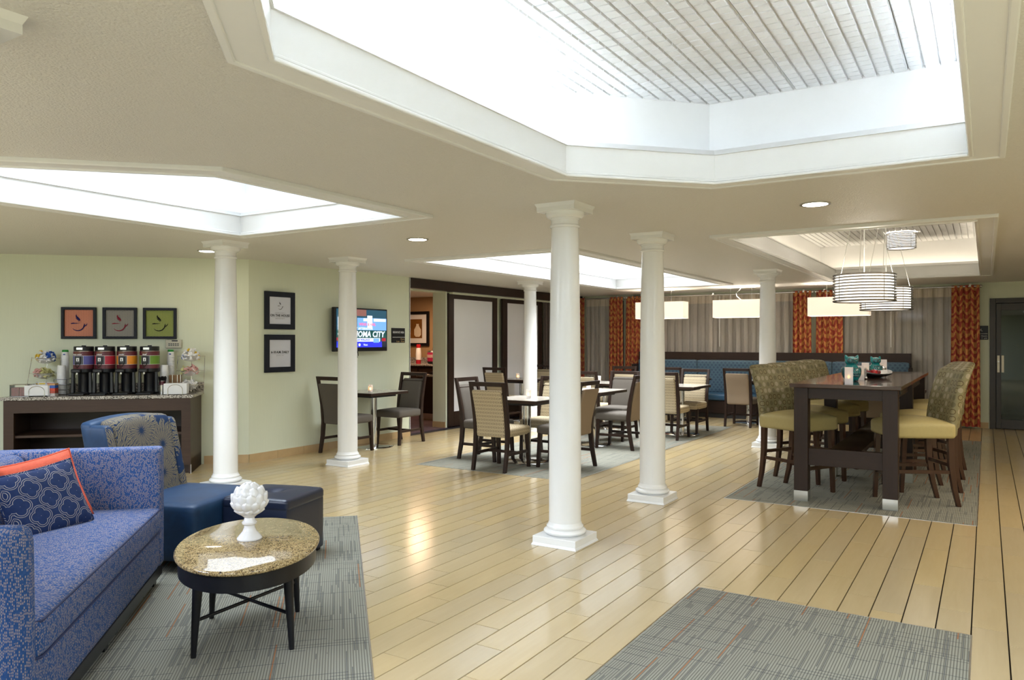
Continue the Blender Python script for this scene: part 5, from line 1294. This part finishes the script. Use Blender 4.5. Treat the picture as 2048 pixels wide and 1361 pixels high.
heap('tea_packets', 'heap of white packets in the lowest bowl, left stand', inuw(-3.167, 9.25, -.06, .96), lambda x, y, r: 0 if r.random() < .8 else 2, 50,   .095, .055, (.03, .05, .004), 3)
stand(-1.66, 9.24, 'wire stand with three bowls at the right end of the coffee counter', 0, ((.415, .06), (.25, .0), (.095, -.06)), 0)
heap('creamer_cups', 'heap of mostly white creamer cups in the top bowl, right stand', inuw(-1.66, 9.24, .06, 1.29), lambda x, y, r: 1 if (x + y) < -.04 and r.random() < .4 else (2 if r.random() < .1 else 0), 150, .092, .085, (.027, .027, .016), 4)
heap('sugar_packets', 'heap of straw and pink sugar packets in the middle bowl, right stand', inuw(-1.66, 9.24, 0, 1.125), lambda x, y, r: 4 if (x + y) < -.05 else (3 if r.random() < .75 else 0), 130, .090, .055, (.026, .042, .004), 5)
heap('tea_packets', 'heap of white packets in the lowest bowl, right stand', inuw(-1.66, 9.24, -.06, .97), lambda x, y, r: 0, 50, .08, .05, (.03, .05, .004), 6)

def napkins(u, v, label, label2):
    t = oncounter('napkin_holder', label, 'napkin holder', u, v, rz=45); hw_ = .075
    pts = [(-hw_, -.07, 0)] + [(-hw_ * math.cos(PI * i / 16), -.07, .055 + .055 * math.sin(PI * i / 16)) for i in range(17)] + [(hw_, -.07, 0)]
    MB().tube(pts, .003, 6).build('front_arch', MT['chrome'], t); MB().tube([(x, .07, z) for x, y, z in pts], .003, 6).build('rear_arch', MT['chrome'], t)
    for x in (-hw_, hw_): MB().tube([(x, -.085, .003), (x, .085, .003)], .003, 6).build('foot_wire', MT['chrome'], t)
    o = thing('napkin_stack', label2, 'napkins', (*uw(u, v), .876), 45)
    rng = random.Random(int(-u * 10))
    for k in range(9):
        d = rng.uniform(-.006, .006)
        MB().soft((d, -.058 + k * .0145, .058), (.235 + rng.uniform(-.01, .01), .0125, .112 + rng.uniform(-.008, .008)), .005, 4).build('napkin', MT['paper'], o)
napkins(-3.119, 8.985, 'wire napkin holder at the left end of the coffee counter', 'white napkins in the left wire holder')
napkins(-1.755, 8.985, 'wire napkin holder at the right end of the coffee counter', 'white napkins in the right wire holder')
t = oncounter('tea_box', 'clear rack of dark red tea bags at the far left of the counter', 'tea rack', -3.30, 9.02)
MB().ring(rect(-.085, .085, -.07, .07), rect(-.082, .082, -.067, .067), 0, .125).build('clear_case', MT['glass'], t, smooth=False)
MB().box(-.085, .085, -.07, .07, 0, .004).build('case_floor', MT['paper'], t, smooth=False)
TB = plain('tea_bag_red', (.20, .03, .035), .5, var=.7, nscale=50)
for i in range(2):
    for j in range(5): MB().box(-.075 + i * .078, -.003 + i * .078, -.058 + j * .024, -.04 + j * .024, .006, .095).build('tea_bag', TB, t, smooth=False)
MB().tube([(-.085, -.07, .125), (.085, -.07, .125), (.085, .07, .125), (-.085, .07, .125)], .003, 6, True).build('rim_wire', MT['chrome'], t)
t = oncounter('packet_caddy', 'small caddy of coloured packets between napkins and cup rack', 'caddy', -2.99, 9.0)
for i, (z0, z1, c) in enumerate(((0, .03, (.55, .5, .48)), (.03, .055, (.4, .06, .03)), (.055, .085, (.60, .06, .02)), (.085, .115, (.02, .10, .45)), (.115, .135, (.55, .30, .12)))):
    MB().box(-.035, .035, -.05, .05, z0 + .001, z1).build('packet_row', plain('packet_row_%d' % i, c, .5, var=.5, nscale=40), t, smooth=False)
t = oncounter('tea_carton', 'yellow and red labelled tea cartons behind the left napkins', 'carton', -3.08, 9.10)
for i, c in enumerate(((.70, .50, .02), (.35, .02, .05))):
    b = MB().box(-.075 + i * .078, -.003 + i * .078, -.03, .03, 0, .142).build('carton', MT['paper'], t, smooth=False); MB().box(-.068 + i * .078, -.010 + i * .078, -.032, -.03, .118, .136).build('label', plain('carton_label_%d' % i, c, .5), b, smooth=False)
t = oncounter('stirrer_cup', 'steel cup with a burgundy band full of black stirrers', 'cup', -1.906, 9.02)
MB().lathe([(.029, 0), (.030, .004), (.030, .15), (.026, .15), (.026, .01), (.0001, .01)], 24).build('cup', MT['steel'], t); MB().lathe([(.0315, .105), (.0315, .145), (.030, .145)], 24).build('band', BURG, t)
m = MB(); rng = random.Random(3)
for i in range(60):
    a = rng.uniform(0, 6.28); q = rng.random() ** .5 * .024; x, y = q * math.cos(a), q * math.sin(a); m.tube([(x * .7, y * .7, .02), (x * 1.9, y * 1.9, .19 + rng.uniform(-.01, .012))], .0022, 4)
m.build('stirrers', MT['black'], t)['kind'] = 'stuff'
t = oncounter('sleeve_rack', 'wire rack of brown cup sleeves behind the right napkins', 'rack', -1.80, 9.17)
BR = plain('kraft_brown', (.22, .12, .05), .7, var=.15)
for k in range(8): MB().box(-.058, .058, -.05 + k * .0135, -.04 + k * .0135, .06, .205).build('cup_sleeve', BR, t, smooth=False)
for x in (-.065, -.02, .03, .065): MB().tube([(x, -.06, 0), (x, -.06, .21), (x, .07, .21), (x, .07, 0)], .003, 6).build('hoop', MT['chrome'], t)
